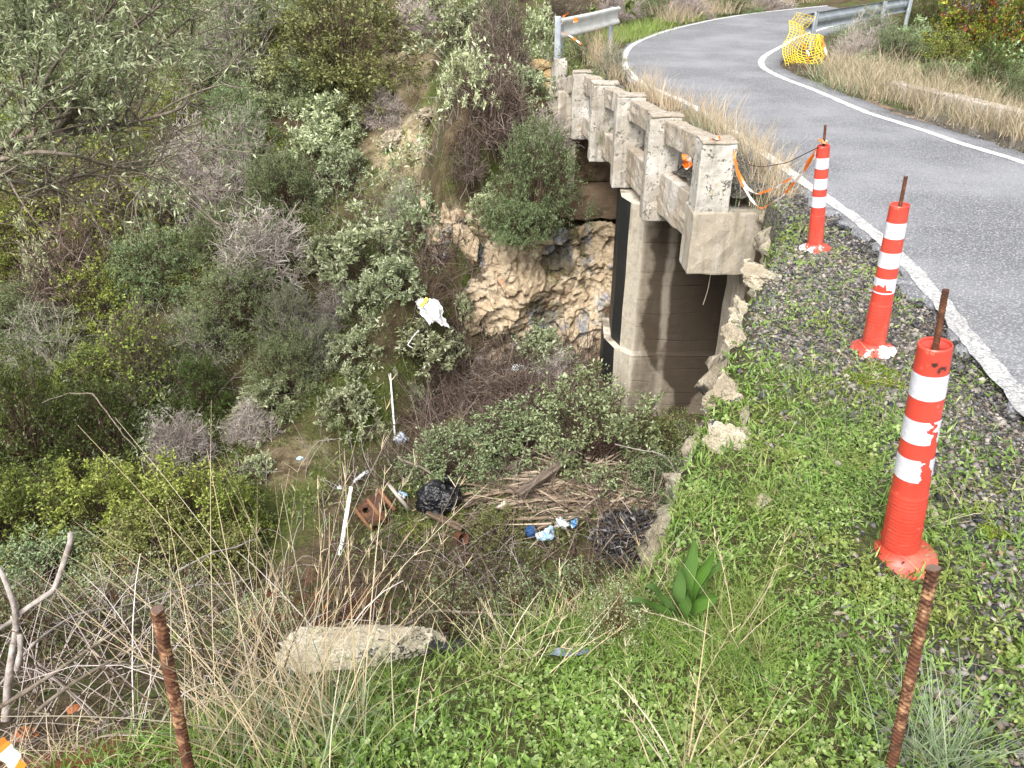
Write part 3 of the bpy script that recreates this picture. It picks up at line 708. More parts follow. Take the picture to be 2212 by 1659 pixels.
def mat_band():
    m, g = M("reflective_band"); p = g.objc()
    v = g.vor(150, 'DISTANCE_TO_EDGE', p); n = g.noise(14, 4, .6, p)
    c = g.mix(g.rng(v, 0, .12, 1, 0), g.ramp(n, [(.3, (.44, .435, .47)), (.6, (.55, .545, .585))]), (.38, .38, .42))
    c = g.mix(g.math('MULTIPLY', g.rng(g.noise(7, 5, .7, p), .58, .68), .5), c, (.32, .31, .28))
    g.out(g.bsdf(c, .35, g.bump(g.math('ADD', v, g.noise(25, 3, .5, p)), .25, .004), .5)); return m
MOR = mat_orange(); MBAND = mat_band()
MSPL1 = mat_splash("splashed_base_a", .0, -1.2); MSPL2 = mat_splash("splashed_base_b", -1.9, -.6)
def mat_rust(name, bright):
    m, g = M(name); p = g.objc(); n = g.noise(40, 5, .7, p); n2 = g.noise(9, 4, .6, g.scale(p, (1, 1, .5)))
    c = g.ramp(n, [(.3, (.030, .013, .008)), (.55, (.085, .033, .017)), (.75, (.16, .07, .035))])
    if bright: c = g.mix(g.math('MULTIPLY', g.rng(n2, .47, .56), g.rng(n, .44, .60)), c, (.26, .15, .08))  # lighter blotches: worn rust, with the bar's highlights put into the colour
    g.out(g.bsdf(c, .8, g.bump(n, .6, .004), .25)); return m
MRUST = mat_rust("rusty_rebar", True); MRUSTD = mat_rust("dark_rebar", False); MRUSTT = plain("rebar_end", (.10, .065, .05), .7, .3, 0, 40)
def lathe(prof, m=40):
    prof = np.array(prof, float); th = np.linspace(0, 2 * math.pi, m, endpoint=False)
    V = np.stack([prof[:, None, 0] * np.cos(th), prof[:, None, 0] * np.sin(th), np.repeat(prof[:, 1:2], m, 1)], -1).reshape(-1, 3)
    return V, grid_faces(len(prof), m, True)[:, ::-1]
BH = .73
def r_at(z): return .0525 + (.0415 - .0525) * z / BH
def rebar_mesh(L, r, pitch=.0105, ridge=.0016):
    nz = int(L / .0021); m = 18; z = np.linspace(0, L, nz); th = np.linspace(0, 2 * math.pi, m, endpoint=False)
    Z, T = np.meshgrid(z, th, indexing='ij'); side = (np.cos(T) > 0)
    ph = ((Z + np.abs(np.cos(T)) * .006 * np.where(side, 1, -1)) / pitch) % 1.0
    rr = r + ridge * np.exp(-((ph - .5) / .2) ** 2) + ridge * .8 * (np.abs(np.sin(T)) < .22)
    V = np.stack([rr * np.cos(T), rr * np.sin(T), Z], -1).reshape(-1, 3); F = grid_faces(nz, m, True)[:, ::-1]
    return V, F, m, nz
def axis_mat(B, T, spin=0):
    z = norm(np.array(T) - np.array(B)); q = Vector(z).to_track_quat('Z', 'Y').to_matrix().to_4x4()
    # keep x roughly along world X
    y = norm(np.cross(z, [1, 0, 0])); x = np.cross(y, z)
    Mx = Matrix(((x[0], y[0], z[0], B[0]), (x[1], y[1], z[1], B[1]), (x[2], y[2], z[2], B[2]), (0, 0, 0, 1)))
    return Mx @ Matrix.Rotation(spin, 4, 'Z')
def torn(kind, U, Z):
    """which cells of a band are gone; U angle from the side facing the camera (radians), Z 0..1"""
    if kind == 1: e = .12 * fbm(np.stack([U * 0 + .1, Z * 5, Z * 0], -1), 3, 61); return (np.abs(U + .02 + e * 2 + .25 * (Z - .5)) < .13 * (1.15 - Z) + .05) & (Z > .04)
    if kind == 2:
        e = .25 * fbm(np.stack([U * 2, Z * 6, Z * 0], -1), 3, 63); return (np.abs(U + .05 - .5 * (.5 - Z) * (U > 0) + e) < .20) & (Z > .02)
    if kind == 3:
        e = .5 * fbm(np.stack([U * 3, Z * 0, Z * 0], -1), 3, 65); return ((Z < .30 + e * .5 - .35 * np.sin(U * 1.5 + .3)) & (Z > .1)) | ((U > .75) & (Z < .82 + e * .4) & (Z > .12))
    return np.zeros(U.shape, bool)
def bollard(B, T, label, rlabel, base_m, bands, rebar_top, rebar_px):
    root = thing('traffic_bollard', label, 'bollard', B, 'flexible bollards along the road edge')
    Hh = np.linalg.norm(np.array(T) - np.array(B)); sc = Hh / BH
    root.matrix_world = axis_mat(B, T) @ Matrix.Scale(sc, 4)
    # post with moulded ribs low down and a hollow top
    prof = [(.049, .03)]
    for z in np.linspace(.04, BH - .004, 150):
        prof.append((r_at(z), z))
    prof += [(.040, BH), (.0375, BH), (.0365, BH - .006), (.0362, BH - .012), (.013, BH - .013), (.012, BH - .03)]
    V, F = lathe(prof, 56); th = np.arctan2(V[:, 1], V[:, 0]); z = V[:, 2]
    rib = ((z > .055) & (z < .245)); ph = ((z - .055) / .0125) % 1.0; seg = ((th + math.pi) / (math.pi / 3.5)) % 1.0
    amp = .0028 * np.exp(-((ph - .5) / .22) ** 2) * sm(.04, .12, seg) * sm(.96, .88, seg) * rib
    col = .0022 * np.exp(-((z - .25) / .004) ** 2)
    rr = np.hypot(V[:, 0], V[:, 1]); V[:, 0] *= (rr + amp + col) / rr; V[:, 1] *= (rr + amp + col) / rr
    post = obj('post', mesh('post', V, F, True), MOR, root)
    # round base plate with moulded steps and bolt pockets
    pr = [(.0, .004), (.106, .004), (.1075, .009), (.105, .013), (.088, .0165), (.0865, .0185), (.072, .021), (.0705, .0235), (.060, .030), (.0545, .042), (.0515, .050)]
    V, F = lathe(pr, 72); th = np.arctan2(V[:, 1], V[:, 0]); r_ = np.hypot(V[:, 0], V[:, 1])
    for a in (-1.2, .9, 3.0, -2.9 + 5):
        dx = V[:, 0] - .083 * math.cos(a); dy = V[:, 1] - .083 * math.sin(a); V[:, 2] -= .006 * np.exp(-(dx * dx + dy * dy) / (2 * .009 ** 2))
    base = obj('base', mesh('base', V, F, True), base_m, root)
    zb = [(.63, .565), (.525, .462), (.40, .332)]
    for k, (z1, z0) in enumerate([(BH * (1 - a), BH * (1 - b)) for a, b in [(.105, .205), (.295, .395), (.465, .567)]]):
        nu, nv = 110, 22; uu = np.linspace(-math.pi, math.pi, nu, endpoint=False); vv = np.linspace(0, 1, nv)
        U, Vv = np.meshgrid(uu, vv, indexing='ij'); zz = z0 + (z1 - z0) * Vv; rr = r_at(zz) + .0011 + .0003 * vnoise(np.stack([U * 4, Vv * 6, U * 0], -1), 5)
        a = U - math.pi / 2 + .30
        VV = np.stack([rr * np.cos(a), rr * np.sin(a), zz], -1).reshape(-1, 3)
        FF = np.concatenate([grid_faces(nu, nv), np.array([[(nu - 1) * nv + j, (nu - 1) * nv + j + 1, j + 1, j] for j in range(nv - 1)])])[:, ::-1]
        gone = torn(bands[k], U.ravel(), Vv.ravel()); FF = FF[~gone[FF].any(1)]
        o = obj('reflective_band', mesh('reflective_band', VV, FF, True), MBAND, root)
        if bands[k]: o['label'] = 'white reflective band torn open to the orange plastic'
    # the bar itself stands in the ground and comes out of the top
    Rt = np.array(rebar_top); ax0 = np.array(T) - (np.array(T) - np.array(B)) * .9
    L = np.linalg.norm(Rt - ax0)
    V, F, m, nz = rebar_mesh(L, .0078 * sc, .0095, .0011)
    mb = MB(); mb.add(V, F); mb.add(np.concatenate([V[-m:], V[-m:].mean(0)[None]]), np.array([[i, (i + 1) % m, m] for i in range(m)]))
    o = mb.build('rebar', [MRUSTD], None, True); o.matrix_world = axis_mat(ax0, Rt); tag(o, rlabel, 'rebar', 'rebar rods holding the bollards')
    return root, post
def ground_pt(px, py): return hit(px, py)[0]
Bs = []
for (bx, by, tx, ty, rx, ry, lab, rl, bm_, bands) in [
    (1940, 1202, 2021, 742, 2043, 626, 'nearest orange bollard with torn white bands and a clean red base', 'dark rebar rod sticking out of the nearest bollard', MOR, (0, 1, 2)),
    (1884, 757, 1944, 441, 1957, 381, 'middle orange bollard with white paint flaking around its base', 'dark rebar rod sticking out of the middle bollard', MSPL1, (0, 0, 3)),
    (1760, 538, 1779, 314, 1783, 270, 'farthest orange bollard tied with orange and white tape beside the bridge', 'dark rebar rod sticking out of the taped farthest bollard', MSPL2, (0, 0, 0))]:
    B = ground_pt(bx, by); T = atY(tx, ty, B[1] + .0); Rt = atY(rx, ry, B[1])
    r, p_ = bollard(B + np.array([0, 0, .0]), T, lab, rl, bm_, bands, Rt, None); Bs.append((B, T, r))
# scorched smudge near the top of the nearest bollard
m, g = M("orange_plastic_scorched"); p = g.objc(); n = g.noise(9, 5, .6, p)
c = g.ramp(n, [(.3, (.36, .036, .022)), (.6, (.46, .050, .032))])
sm_ = g.math('MAXIMUM', g.spot(p, (.006, -.0425, .672), .019, .6), g.spot(p, (-.014, -.040, .690), .012, .6))
c = g.mix(g.math('MULTIPLY', sm_, g.rng(g.noise(70, 4, .6, p), .38, .52)), c, (.035, .018, .015))
c = g.mix(g.math('MULTIPLY', g.rng(g.noise(22, 5, .7, p), .6, .72), .5), c, (.80, .24, .16))
dz = g.math('MULTIPLY', g.rng(g.sep(p)[2], .18, .0), g.rng(g.noise(14, 5, .65, p), .45, .7)); c = g.mix(g.math('MULTIPLY', dz, .5), c, (.22, .10, .05))
g.out(g.bsdf(c, .42, g.bump(g.noise(40, 3, .5, p), .12, .004), .4))
for ch in Bs[0][2].children:
    if ch.name.startswith('post'): ch.data.materials[0] = m
# two bare rebar stakes in the foreground
def stake(tx, ty, bx, by, Y, L, r, label):
    T = atY(tx, ty, Y); B0 = atY(bx, by, Y); d = norm(B0 - T); B = T + d * L
    V, F, m, nz = rebar_mesh(L, r * .94, .0125, .0030)
    mb = MB(); mb.add(V, F)
    top = V[-m:]; c = top.mean(0)
    ring = np.concatenate([top, c + (top - c) * 1.12 + [0, 0, .001], c + (top - c) * 1.06 + [0, 0, .007], (c + [0, 0, .007])[None]])
    FF = [[i, (i + 1) % m, m + (i + 1) % m, m + i] for i in range(m)] + [[m + i, m + (i + 1) % m, 2 * m + (i + 1) % m, 2 * m + i] for i in range(m)]
    mb.add(ring, np.array(FF)); mb.add(ring, np.array([[2 * m + i, 2 * m + (i + 1) % m, 3 * m] for i in range(m)]), 1)
    o = mb.build('rebar', [MRUST, MRUSTT], None, True); o.matrix_world = axis_mat(B, T); return tag(o, label, 'rebar', 'bare rebar stakes in the foreground')
stake(340, 1322, 410, 1672, 1.08, .78, .0105, 'thick rusty ribbed rebar stake in front of the tall dry grass')
stake(2015, 1232, 1922, 1672, 1.10, .85, .0098, 'tall rusty rebar stake in front of the nearest bollard')

# ============================================================ guardrails
mgal, g = M("galvanised_steel"); p = g.pos(); n = g.noise(5, 5, .6)
g.out(g.bsdf(g.ramp(n, [(.3, (.26, .29, .32)), (.7, (.44, .47, .50))]), .5, g.bump(g.noise(60, 3), .1, .004), .5, .6))
mgalw, g = M("weathered_galvanised_steel"); n = g.noise(3.5, 6, .65, g.scale(g.pos(), (1, 1, 3)))
g.out(g.bsdf(g.mix(g.rng(g.noise(4, 5, .7), .64, .72, 0, .5), g.ramp(n, [(.3, (.40, .40, .37)), (.7, (.58, .575, .54))]), (.30, .16, .08)), .6, g.bump(g.noise(60, 3), .1, .004), .4, .25))
def w_profile():
    pts = [(0, .155), (.028, .15), (.05, .135), (.05, .105), (.03, .07), (.004, .045), (0, .02), (0, -.02), (.004, -.045), (.03, -.07), (.05, -.105), (.05, -.135), (.028, -.15), (0, -.155)]
    a = np.array(pts); b = a[::-1].copy(); b[:, 0] -= .008; return np.concatenate([a, b])
def guardrail(name, A, B, face, label, posts_px, mt, ext=0.25, hgt=.55):
    A = np.array(A, float); B = np.array(B, float); root = thing('guardrail', label, 'guardrail', (A[0], A[1], A[2] - .5)); O = np.array(root.location)
    d = norm(B - A); s = np.cross(d, [0, 0, 1.0]); s = norm(s) * face; up = np.cross(s, d) * (1 if np.cross(s, d)[2] > 0 else -1)
    pr = w_profile(); n = len(pr); ks = np.linspace(-ext, np.linalg.norm(B - A) + ext, 14)
    P = A + d * ks[:, None]
    V = P[:, None] + s * pr[None, :, :1] + up * pr[None, :, 1:]
    sag = .03 * fbm(np.stack([ks * .8, ks * 0, ks * 0], -1), 2, 3)
    V = V + s * sag[:, None, None] * .5
    mb = MB(); mb.add(V.reshape(-1, 3) - O, grid_faces(14, n, True))
    for e in (0, 13): mb.add(V[e] - O, np.array([[i, i + 1, n - 2 - i, n - 1 - i] for i in range(n // 2 - 1)]))
    mb.build('rail', mt, root, False)
    for (q, zb) in posts_px:
        C = A + d * q; cs = np.array([(-.06, 0), (.06, 0), (.06, -.06), (.05, -.06), (.05, -.01), (-.05, -.01), (-.05, -.06), (-.06, -.06)])
        V = []
        for z in (zb - .3, C[2] + .17):
            for u, v in cs: V.append(np.array([C[0], C[1], 0]) + d * np.array([1, 1, 0]) * u + s * np.array([1, 1, 0]) * (v - .012) + [0, 0, z])
        nn = 8; F = np.array([[i, (i + 1) % nn, nn + (i + 1) % nn, nn + i] for i in range(nn)])
        mb = MB(); mb.add(np.array(V) - O, F); mb.add(np.array(V)[8:] - O, np.array([[0, 1, 2, 3], [0, 3, 4, 5], [0, 5, 6, 7]]))
        mb.build('post', mgal, root)
    return root
A1 = atY(1216, 62, 13.9); B1 = atY(1330, 34, 16.6); B1 = np.array(B1)
gl = guardrail('guardrail', A1, B1, 1, 'short pale guardrail end section beyond the far end of the parapet', [(.02, -.5), (np.linalg.norm(B1 - A1) - .12, -.4)], mgalw, .12)
pt = atY(1204, 90, 13.6); V, F = tube([pt + [0, 0, .38], pt + [.0, 0, -.45]], .05, 10); mb = MB(); mb.add(V, F)
V2, F2 = box_pts(pt + np.array([0, 0, -.05]), (1, 0, 0), (0, 1, 0), (0, 0, 1), .10, .06, .85); o = mesh('steel_post', V2 - pt, F2); weather(o, .002, 9, .1, .01, 3); o = obj('steel_post', o, mgal); o.location = tuple(pt)
tag(o, 'leaning grey steel post left of the pale guardrail end', 'post')
A2 = atY(1738, 49, 16.4); B2 = atY(1965, 9, 20.6)
guardrail('guardrail', A2, B2, -1, 'long blue grey guardrail on the inside of the road bend behind yellow netting', [(.38, -.6), (3.95, -.5), (np.linalg.norm(B2 - A2) - .1, -.5)], mgal, .1)

# ============================================================ yellow safety net
MYEL = plain("yellow_plastic", (.62, .45, .03), .5, .4)
def net():
    nu, nv = 14, 18
    TL = atY(1705, 48, 15.3); TR = atY(1776, 84, 15.5); BL = atY(1683, 147, 14.6); BM = atY(1742, 172, 14.2); BRr = atY(1788, 140, 14.9)
    u = np.linspace(0, 1, nu)[:, None, None]; v = np.linspace(0, 1, nv)[None, :, None]
    top = TL * (1 - u) + TR * u
    bot = np.where(u < .6, BL * (1 - u / .6) + BM * (u / .6), BM * (1 - (u - .6) / .4) + BRr * (u - .6) / .4)
    P = top * (1 - v) + bot * v
    uu = np.broadcast_to(u[..., 0], (nu, nv)); vv = np.broadcast_to(v[..., 0], (nu, nv))
    P = P + np.array([0, -1.0, 0]) * (.16 * np.sin(uu * 9 + vv * 2) * (.3 + vv))[..., None] + np.stack([.05 * np.sin(vv * 8 + uu * 3), 0 * uu, .03 * np.sin(uu * 7 + 1)], -1)
    P += .02 * np.stack([vnoise(P * 7, k) for k in range(3)], -1)
    return P
MBn = MB(); Pn = net(); On = np.array([Pn[..., 0].mean(), Pn[..., 1].mean(), Pn[..., 2].min()])
V, F = tubes(Pn, np.full(Pn.shape[:2], .0065), 4); MBn.add(V, F); Pt = Pn.transpose(1, 0, 2); V, F = tubes(Pt, np.full(Pt.shape[:2], .0065), 4); MBn.add(V, F)
# upper flap wrapped over the rail end, and a bunched fold at the right
TL = atY(1722, 26, 15.9); TR = atY(1760, 36, 16.3); b1 = atY(1706, 50, 15.3); b2 = atY(1742, 62, 15.9)
u = np.linspace(0, 1, 6)[:, None, None]; v = np.linspace(0, 1, 6)[None, :, None]
Pf = (TL * (1 - u) + TR * u) * (1 - v) + (b1 * (1 - u) + b2 * u) * v; Pf = Pf + .03 * np.stack([vnoise(Pf * 5, k) for k in range(3)], -1)
for Q in (Pf, Pf.transpose(1, 0, 2)): V, F = tubes(Q, np.full(Q.shape[:2], .0055), 4); MBn.add(V, F)
fold = np.array([atY(1770, 82, 15.4), atY(1764, 100, 15.1), atY(1772, 118, 15.0), atY(1765, 135, 14.8), atY(1785, 138, 14.9)])
for k in range(4): V, F = tube(smooth_poly3(fold + rng.normal(0, .05, fold.shape), 18), .009, 4); MBn.add(V, F)
MBn.build('safety_net', MYEL, None, False, On).location = tuple(On)
tag(bpy.data.objects['safety_net'], 'crumpled yellow plastic safety net hanging on the guardrail end', 'net')

# ============================================================ barrier tape
def tape_mat():
    m, g = M("orange_white_tape"); p = g.new("ShaderNodeUVMap").outputs[0]; u = g.sep(p)[0]
    f = g.math('GREATER_THAN', g.math('FRACT', u), .55)
    c = g.mix(f, (.86, .20, .02), (.80, .70, .62)); b = g.bsdf(c, .4, None, .4)
    t = g.new("ShaderNodeBsdfTranslucent"); g.put(t.inputs[0], c); x = g.new("ShaderNodeMixShader"); x.inputs[0].default_value = .35; g.L.new(b, x.inputs[1]); g.L.new(t.outputs[0], x.inputs[2])
    g.out(x.outputs[0]); return m
MTAPE = tape_mat()
def tape(name, pts, wd, label, per=.35, twist=6, parent=None):
    P = smooth_poly3(np.array(pts, float), 90); n = len(P); T = norm(np.gradient(P, axis=0))
    t = np.linspace(0, 1, n); a = twist * (t + .12 * np.sin(t * 23)); A = norm(np.cross(T, [.2, .3, 1.0])); Bv = np.cross(T, A)
    S = A * np.cos(a)[:, None] + Bv * np.sin(a)[:, None]
    V = np.stack([P - S * wd / 2, P + S * wd / 2], 1); O = P[0]
    me = mesh(name, V.reshape(-1, 3) - O, grid_faces(n, 2), True)
    L = np.r_[0, np.cumsum(np.linalg.norm(np.diff(P, axis=0), axis=1))] / per
    uv = me.uv_layers.new(name='UVMap'); vi = np.zeros(len(me.loops), np.int32); me.loops.foreach_get('vertex_index', vi)
    d = np.stack([L[vi // 2], (vi % 2).astype(float)], 1); uv.data.foreach_set('uv', d.ravel().astype(np.float32))
    o = obj(name, me, MTAPE, parent); o.location = tuple(O)
    if label: tag(o, label, 'tape')
    return o
pe = posts[0]; PY = pe[1]
b3 = Bs[2]; tp = b3[1]
tape('barrier_tape', [atY(1586, 335, PY - .02), atY(1596, 385, PY - .1), atY(1625, 435, PY - .25), atY(1645, 452, PY - .4), atY(1690, 424, PY - .7), atY(1735, 372, b3[0][1] + .2), atY(1762, 328, b3[0][1] - .03)], .020, 'lower sagging strand of orange and white tape between bridge end post and bollard', .5, 9)
tape('barrier_tape', [atY(1584, 322, PY - .02), atY(1592, 365, PY - .1), atY(1612, 405, PY - .2), atY(1635, 420, PY - .35), atY(1670, 408, PY - .6), atY(1720, 378, b3[0][1] + .3), atY(1764, 322, b3[0][1] - .03)], .017, 'upper sagging strand of orange and white tape between bridge end post and bollard', .5, 11)
V, F = tube(smooth_poly3(np.array([atY(1584, 345, PY - .02), atY(1640, 362, PY - .3), atY(1700, 352, PY - .7), atY(1768, 318, b3[0][1] - .03)]), 24), .003, 5)
o = obj('wire', mesh('wire', V - V[0], F, True), MRUSTD); o.location = tuple(V[0]); tag(o, 'thin brown wire strung from the bridge end post to the farthest bollard', 'wire')
z3 = norm(tp - b3[0]); c3 = tp + z3 * .02
ring = [c3 + .022 * np.array([math.cos(a), math.sin(a), .15 * math.sin(a * 2)]) for a in np.linspace(0, 13, 26)]
tape('barrier_tape', ring + [c3 + [-.05, -.03, .02]], .014, 'knot of orange tape wound round the rebar on the farthest bollard', .1, 2)
tape('barrier_tape', [atY(1537, 300, PY + .1), atY(1550, 299, PY + .02), atY(1558, 297, PY + .1), atY(1545, 297, PY + .2)], .03, 'scrap of orange tape lying on top of the bridge end post', .1, 2)
tape('barrier_tape', [atY(1478, 333, 6.65), atY(1482, 345, 6.6), atY(1490, 355, 6.6), atY(1486, 362, 6.62), atY(1477, 350, 6.66), atY(1486, 340, 6.6), atY(1492, 352, 6.6), atY(1480, 363, 6.62)], .05, 'bunched orange and white tape hanging in the gap beside the bridge end post', .16, 4)
tape('barrier_tape', [atY(1215, 68, 13.8), atY(1235, 80, 13.6), atY(1256, 95, 13.2)], .03, 'strip of white and orange tape hanging off the pale guardrail end', .3, 1.5)
tape('barrier_tape', [atY(1238, 42, 13.8), atY(1243, 39, 13.8), atY(1248, 43, 13.7), atY(1240, 45, 13.8), atY(1246, 47, 13.7)], .07, 'orange tape knot tied on top of the pale guardrail end', .5, 4)
tape('barrier_tape', [atY(1206, 65, 13.6), atY(1208, 48, 13.6), atY(1216, 36, 13.7), atY(1228, 28, 13.7)], .03, 'white tape strip caught in twigs above the leaning steel post', .25, 3)
tape('barrier_tape', [atY(1775, 82, 15.3), atY(1786, 118, 15.0), atY(1794, 135, 14.9), atY(1806, 138, 14.8)], .035, 'white and orange tape dangling at the right edge of the yellow net', .4, 3)
tape('barrier_tape', [atY(1733, 92, 15.0), atY(1748, 118, 14.7), atY(1742, 150, 14.4), atY(1728, 162, 14.2)], .035, 'orange and white tape tangled inside the yellow net', .4, 3)
tape('barrier_tape', [atY(-12, 1600, 1.16), atY(10, 1622, 1.12), atY(28, 1640, 1.10), atY(50, 1664, 1.08)], .035, 'orange and white tape end lying at the bottom left corner', .12, 1.5)

# ============================================================ rubbish in the ravine
def crumple(seed, sx, sy, sz, sub=5, am=.25):
    bm = bmesh.new(); bmesh.ops.create_icosphere(bm, subdivisions=sub, radius=1); co = np.array([v.co for v in bm.verts])
    n = fbm(co * 1.6, 4, seed); cr = np.abs(fbm(co * 4.2, 3, seed + 2)); co = co * (1 + am * n - am * .9 * (.35 - cr).clip(0))[:, None]
    co[:, 2] = np.where(co[:, 2] < -.35, -.35 + (co[:, 2] + .35) * .2, co[:, 2]); co *= np.array([sx, sy, sz])
    for v, c in zip(bm.verts, co): v.co = c
    me = bpy.data.meshes.new('sheet'); bm.to_mesh(me); bm.free(); me.polygons.foreach_set('use_smooth', np.ones(len(me.polygons), bool)); return me
def plastic(name, col, rough=.3, alpha=1.0, nz=14, second=None):
    m, g = M(name); p = g.objc(); c = col
    if second: c = g.mix(g.rng(g.noise(9, 3, .5, p), .48, .54), col, second)
    kw = {}
    if alpha < 1: kw['Alpha'] = alpha
    h = g.math('ABSOLUTE', g.math('SUBTRACT', g.noise(nz, 4, .6, p, 1.0), .5))
    g.out(g.bsdf(c, rough, g.bump(h, 1.0, .05), .5, **kw)); return m
def cloth_sheet(name, pts_fn, nu, nv, mt, label, cat, amp=.02, sc=14, seed=0):
    u, v = np.meshgrid(np.linspace(0, 1, nu), np.linspace(0, 1, nv), indexing='ij'); P = pts_fn(u, v)
    P = P + np.stack([amp * (fbm(P * sc, 3, seed + k) - .6 * np.abs(fbm(P * sc * 1.8, 2, seed + 9 + k))) for k in range(3)], -1)
    O = P.reshape(-1, 3).mean(0); o = obj(name, mesh(name, P.reshape(-1, 3) - O, grid_faces(nu, nv), True), mt); o.location = tuple(O); return tag(o, label, cat)
# black rubbish bag with its knotted tail
p0, s0 = hit(948, 1100); bagr = thing('rubbish_bag', 'shiny black rubbish bag on the planks beside the rusty barrel', 'rubbish bag', p0)
MBAG = plastic("black_bag", (.008, .008, .010), .22, 1, 9)
me = crumple(3, .235, .17, .18, 5, .22); o = obj('bag', me, MBAG, bagr); o.location = (0, .0, .13)
me = crumple(5, .07, .04, .05, 4, .5); o = obj('knot', me, MBAG, bagr); o.location = (.08, .05, .32); o.rotation_euler = (.3, .5, .4)
# rusty barrel lying open, hoops sprung
p0, s0 = hit(815, 1122); d_ = p0 + np.array([0, .05, .06]); bar = thing('rusty_barrel', 'rusted through barrel lying broken with loose hoops left of the black bag', 'barrel', d_)
m, g = M("barrel_rust"); p = g.objc(); n = g.noise(9, 6, .7, p); c = g.ramp(n, [(.3, (.025, .012, .008)), (.5, (.075, .032, .016)), (.7, (.16, .07, .03))]); g.out(g.bsdf(c, .75, g.bump(n, .5, .02), .3)); MBAR = m
MHOOP = plain("hoop_rust", (.17, .085, .042), .7, .3, 0, 12, .45)
MHOOPW = plain("hoop_pale", (.30, .27, .24), .6, .3, 0, 12, .3)
axb = norm(np.array([.72, .45, .42])); up = norm(np.cross(np.cross(axb, [0, 0, 1.0]), axb)); sd_ = np.cross(axb, up)
th = np.linspace(0, 2 * math.pi, 64); ln_ = np.linspace(-.15, .15, 26)
LN, TH = np.meshgrid(ln_, th, indexing='ij'); R_ = .142 + .012 * np.cos(LN / .17 * 1.4) + .006 * fbm(np.stack([LN * 12, np.cos(TH) * 2, np.sin(TH) * 2], -1), 3, 4)
Vb = axb * LN[..., None] + up * (R_ * np.cos(TH))[..., None] + sd_ * (R_ * np.sin(TH))[..., None]
Fb = grid_faces(26, 64); cc = Vb.reshape(-1, 3)[Fb].mean(1); lnc = (cc @ axb); thc = np.arctan2(cc @ sd_, cc @ up)
holes = fbm(cc * 11, 4, 71) > .02 + .8 * np.exp(-(thc / 1.4) ** 2); Fb = Fb[~(holes & (np.abs(lnc) < .15))]
oo = obj('body', mesh('body', Vb.reshape(-1, 3), Fb, True), MBAR, bar); sdm = oo.modifiers.new('thick', 'SOLIDIFY'); sdm.thickness = .004
def hoop(lc, off, mt, a0=0, a1=2 * math.pi, rr=.158):
    t_ = np.linspace(a0, a1, 50); q = np.array([-.016, .016])
    V_ = axb * (lc + q)[None, :, None] + up * (rr * np.cos(t_))[:, None, None] + sd_ * (rr * np.sin(t_))[:, None, None] + np.array(off)
    ob = obj('hoop', mesh('hoop', V_.reshape(-1, 3), grid_faces(50, 2), True), mt, bar); mm = ob.modifiers.new('thick', 'SOLIDIFY'); mm.thickness = .004
hoop(-.145, (0, 0, 0), MHOOP); hoop(.0, (0, 0, 0), MHOOP, -2.2, 2.4); hoop(.14, (.0, 0, 0), MHOOP, -1.2, 1.5); hoop(.225, (.03, .0, -.01), MHOOPW, -1.0, 2.2, .165)
# white bag hanging on a bush, with yellow strap
Sb = hit(935, 700)[1] - .35
def wb(u, v):
    a = atS(898, 650, Sb); b = atS(948, 648, Sb); c_ = atS(972, 708, Sb); d2 = atS(925, 700, Sb)
    P = (a * (1 - u[..., None]) + b * u[..., None]) * (1 - v[..., None]) + (d2 * (1 - u[..., None]) + c_ * u[..., None]) * v[..., None]
    return P + np.array([0, -1, .3]) * (.07 * np.sin(u * 3.1) * (1 - .4 * v) + .018 * np.sin(u * 17 + v * 3))[..., None] + np.array([.0, 0, .04]) * (np.sin(u * 3.14))[..., None]
cloth_sheet('plastic_sack', wb, 44, 44, plastic("white_sack", (.70, .70, .69), .55, 1, 20), 'dirty white woven sack caught in bushes left of the rock face', 'sack', .022, 12, 3)
def ys(u, v):
    a = atS(921, 641, Sb - .12); b = atS(926, 644, Sb - .12); c_ = atS(913, 664, Sb - .12); d2 = atS(905, 661, Sb - .12)
    return (a * (1 - u[..., None]) + b * u[..., None]) * (1 - v[..., None]) + (d2 * (1 - u[..., None]) + c_ * u[..., None]) * v[..., None]
so_ = cloth_sheet('strap', ys, 5, 20, plain("yellow_strap", (.75, .60, .05), .5), None, None, .006, 30, 3)
sack = bpy.data.objects['plastic_sack']; so_.location = tuple(np.array(so_.location) - np.array(sack.location)); so_.parent = sack
# white pipe, clear bag, white strip, plastic scraps
def rod(name, A, B, r, mt, label, cat, m=10):
    A = np.array(A); B = np.array(B); V, F = tube(np.linspace(A, B, 6), r, m); mb = MB(); mb.add(V, F)
    for e in (0, 5): mb.add(np.concatenate([V[e * m:(e + 1) * m], V[e * m:(e + 1) * m].mean(0)[None]]), np.array([[i, (i + 1) % m, m] for i in range(m)]))
    o = mb.build(name, mt, None, True, A); o.location = tuple(A); return tag(o, label, cat)
MWH = plain("white_plastic", (.58, .59, .60), .45, .4, 0, 12, .1)
pb, sb = hit(853, 940); top = pb + (ray(836, 822) - ray(853, 940)) * sb + np.array([0, .25, .0])
rod('white_pipe', pb, top, .012, MWH, 'thin white plastic pipe standing upright in the scrub with a clear bag at its foot', 'pipe')
p_, s_ = hit(866, 958); o = obj('plastic_bag', crumple(21, .09, .07, .07, 5, .5), plastic("clear_plastic", (.62, .66, .72), .25, .75, 16, (.5, .62, .78))); o.location = tuple(p_ + [0, 0, .04]); tag(o, 'crumpled clear plastic bag at the foot of the white pipe', 'plastic bag')
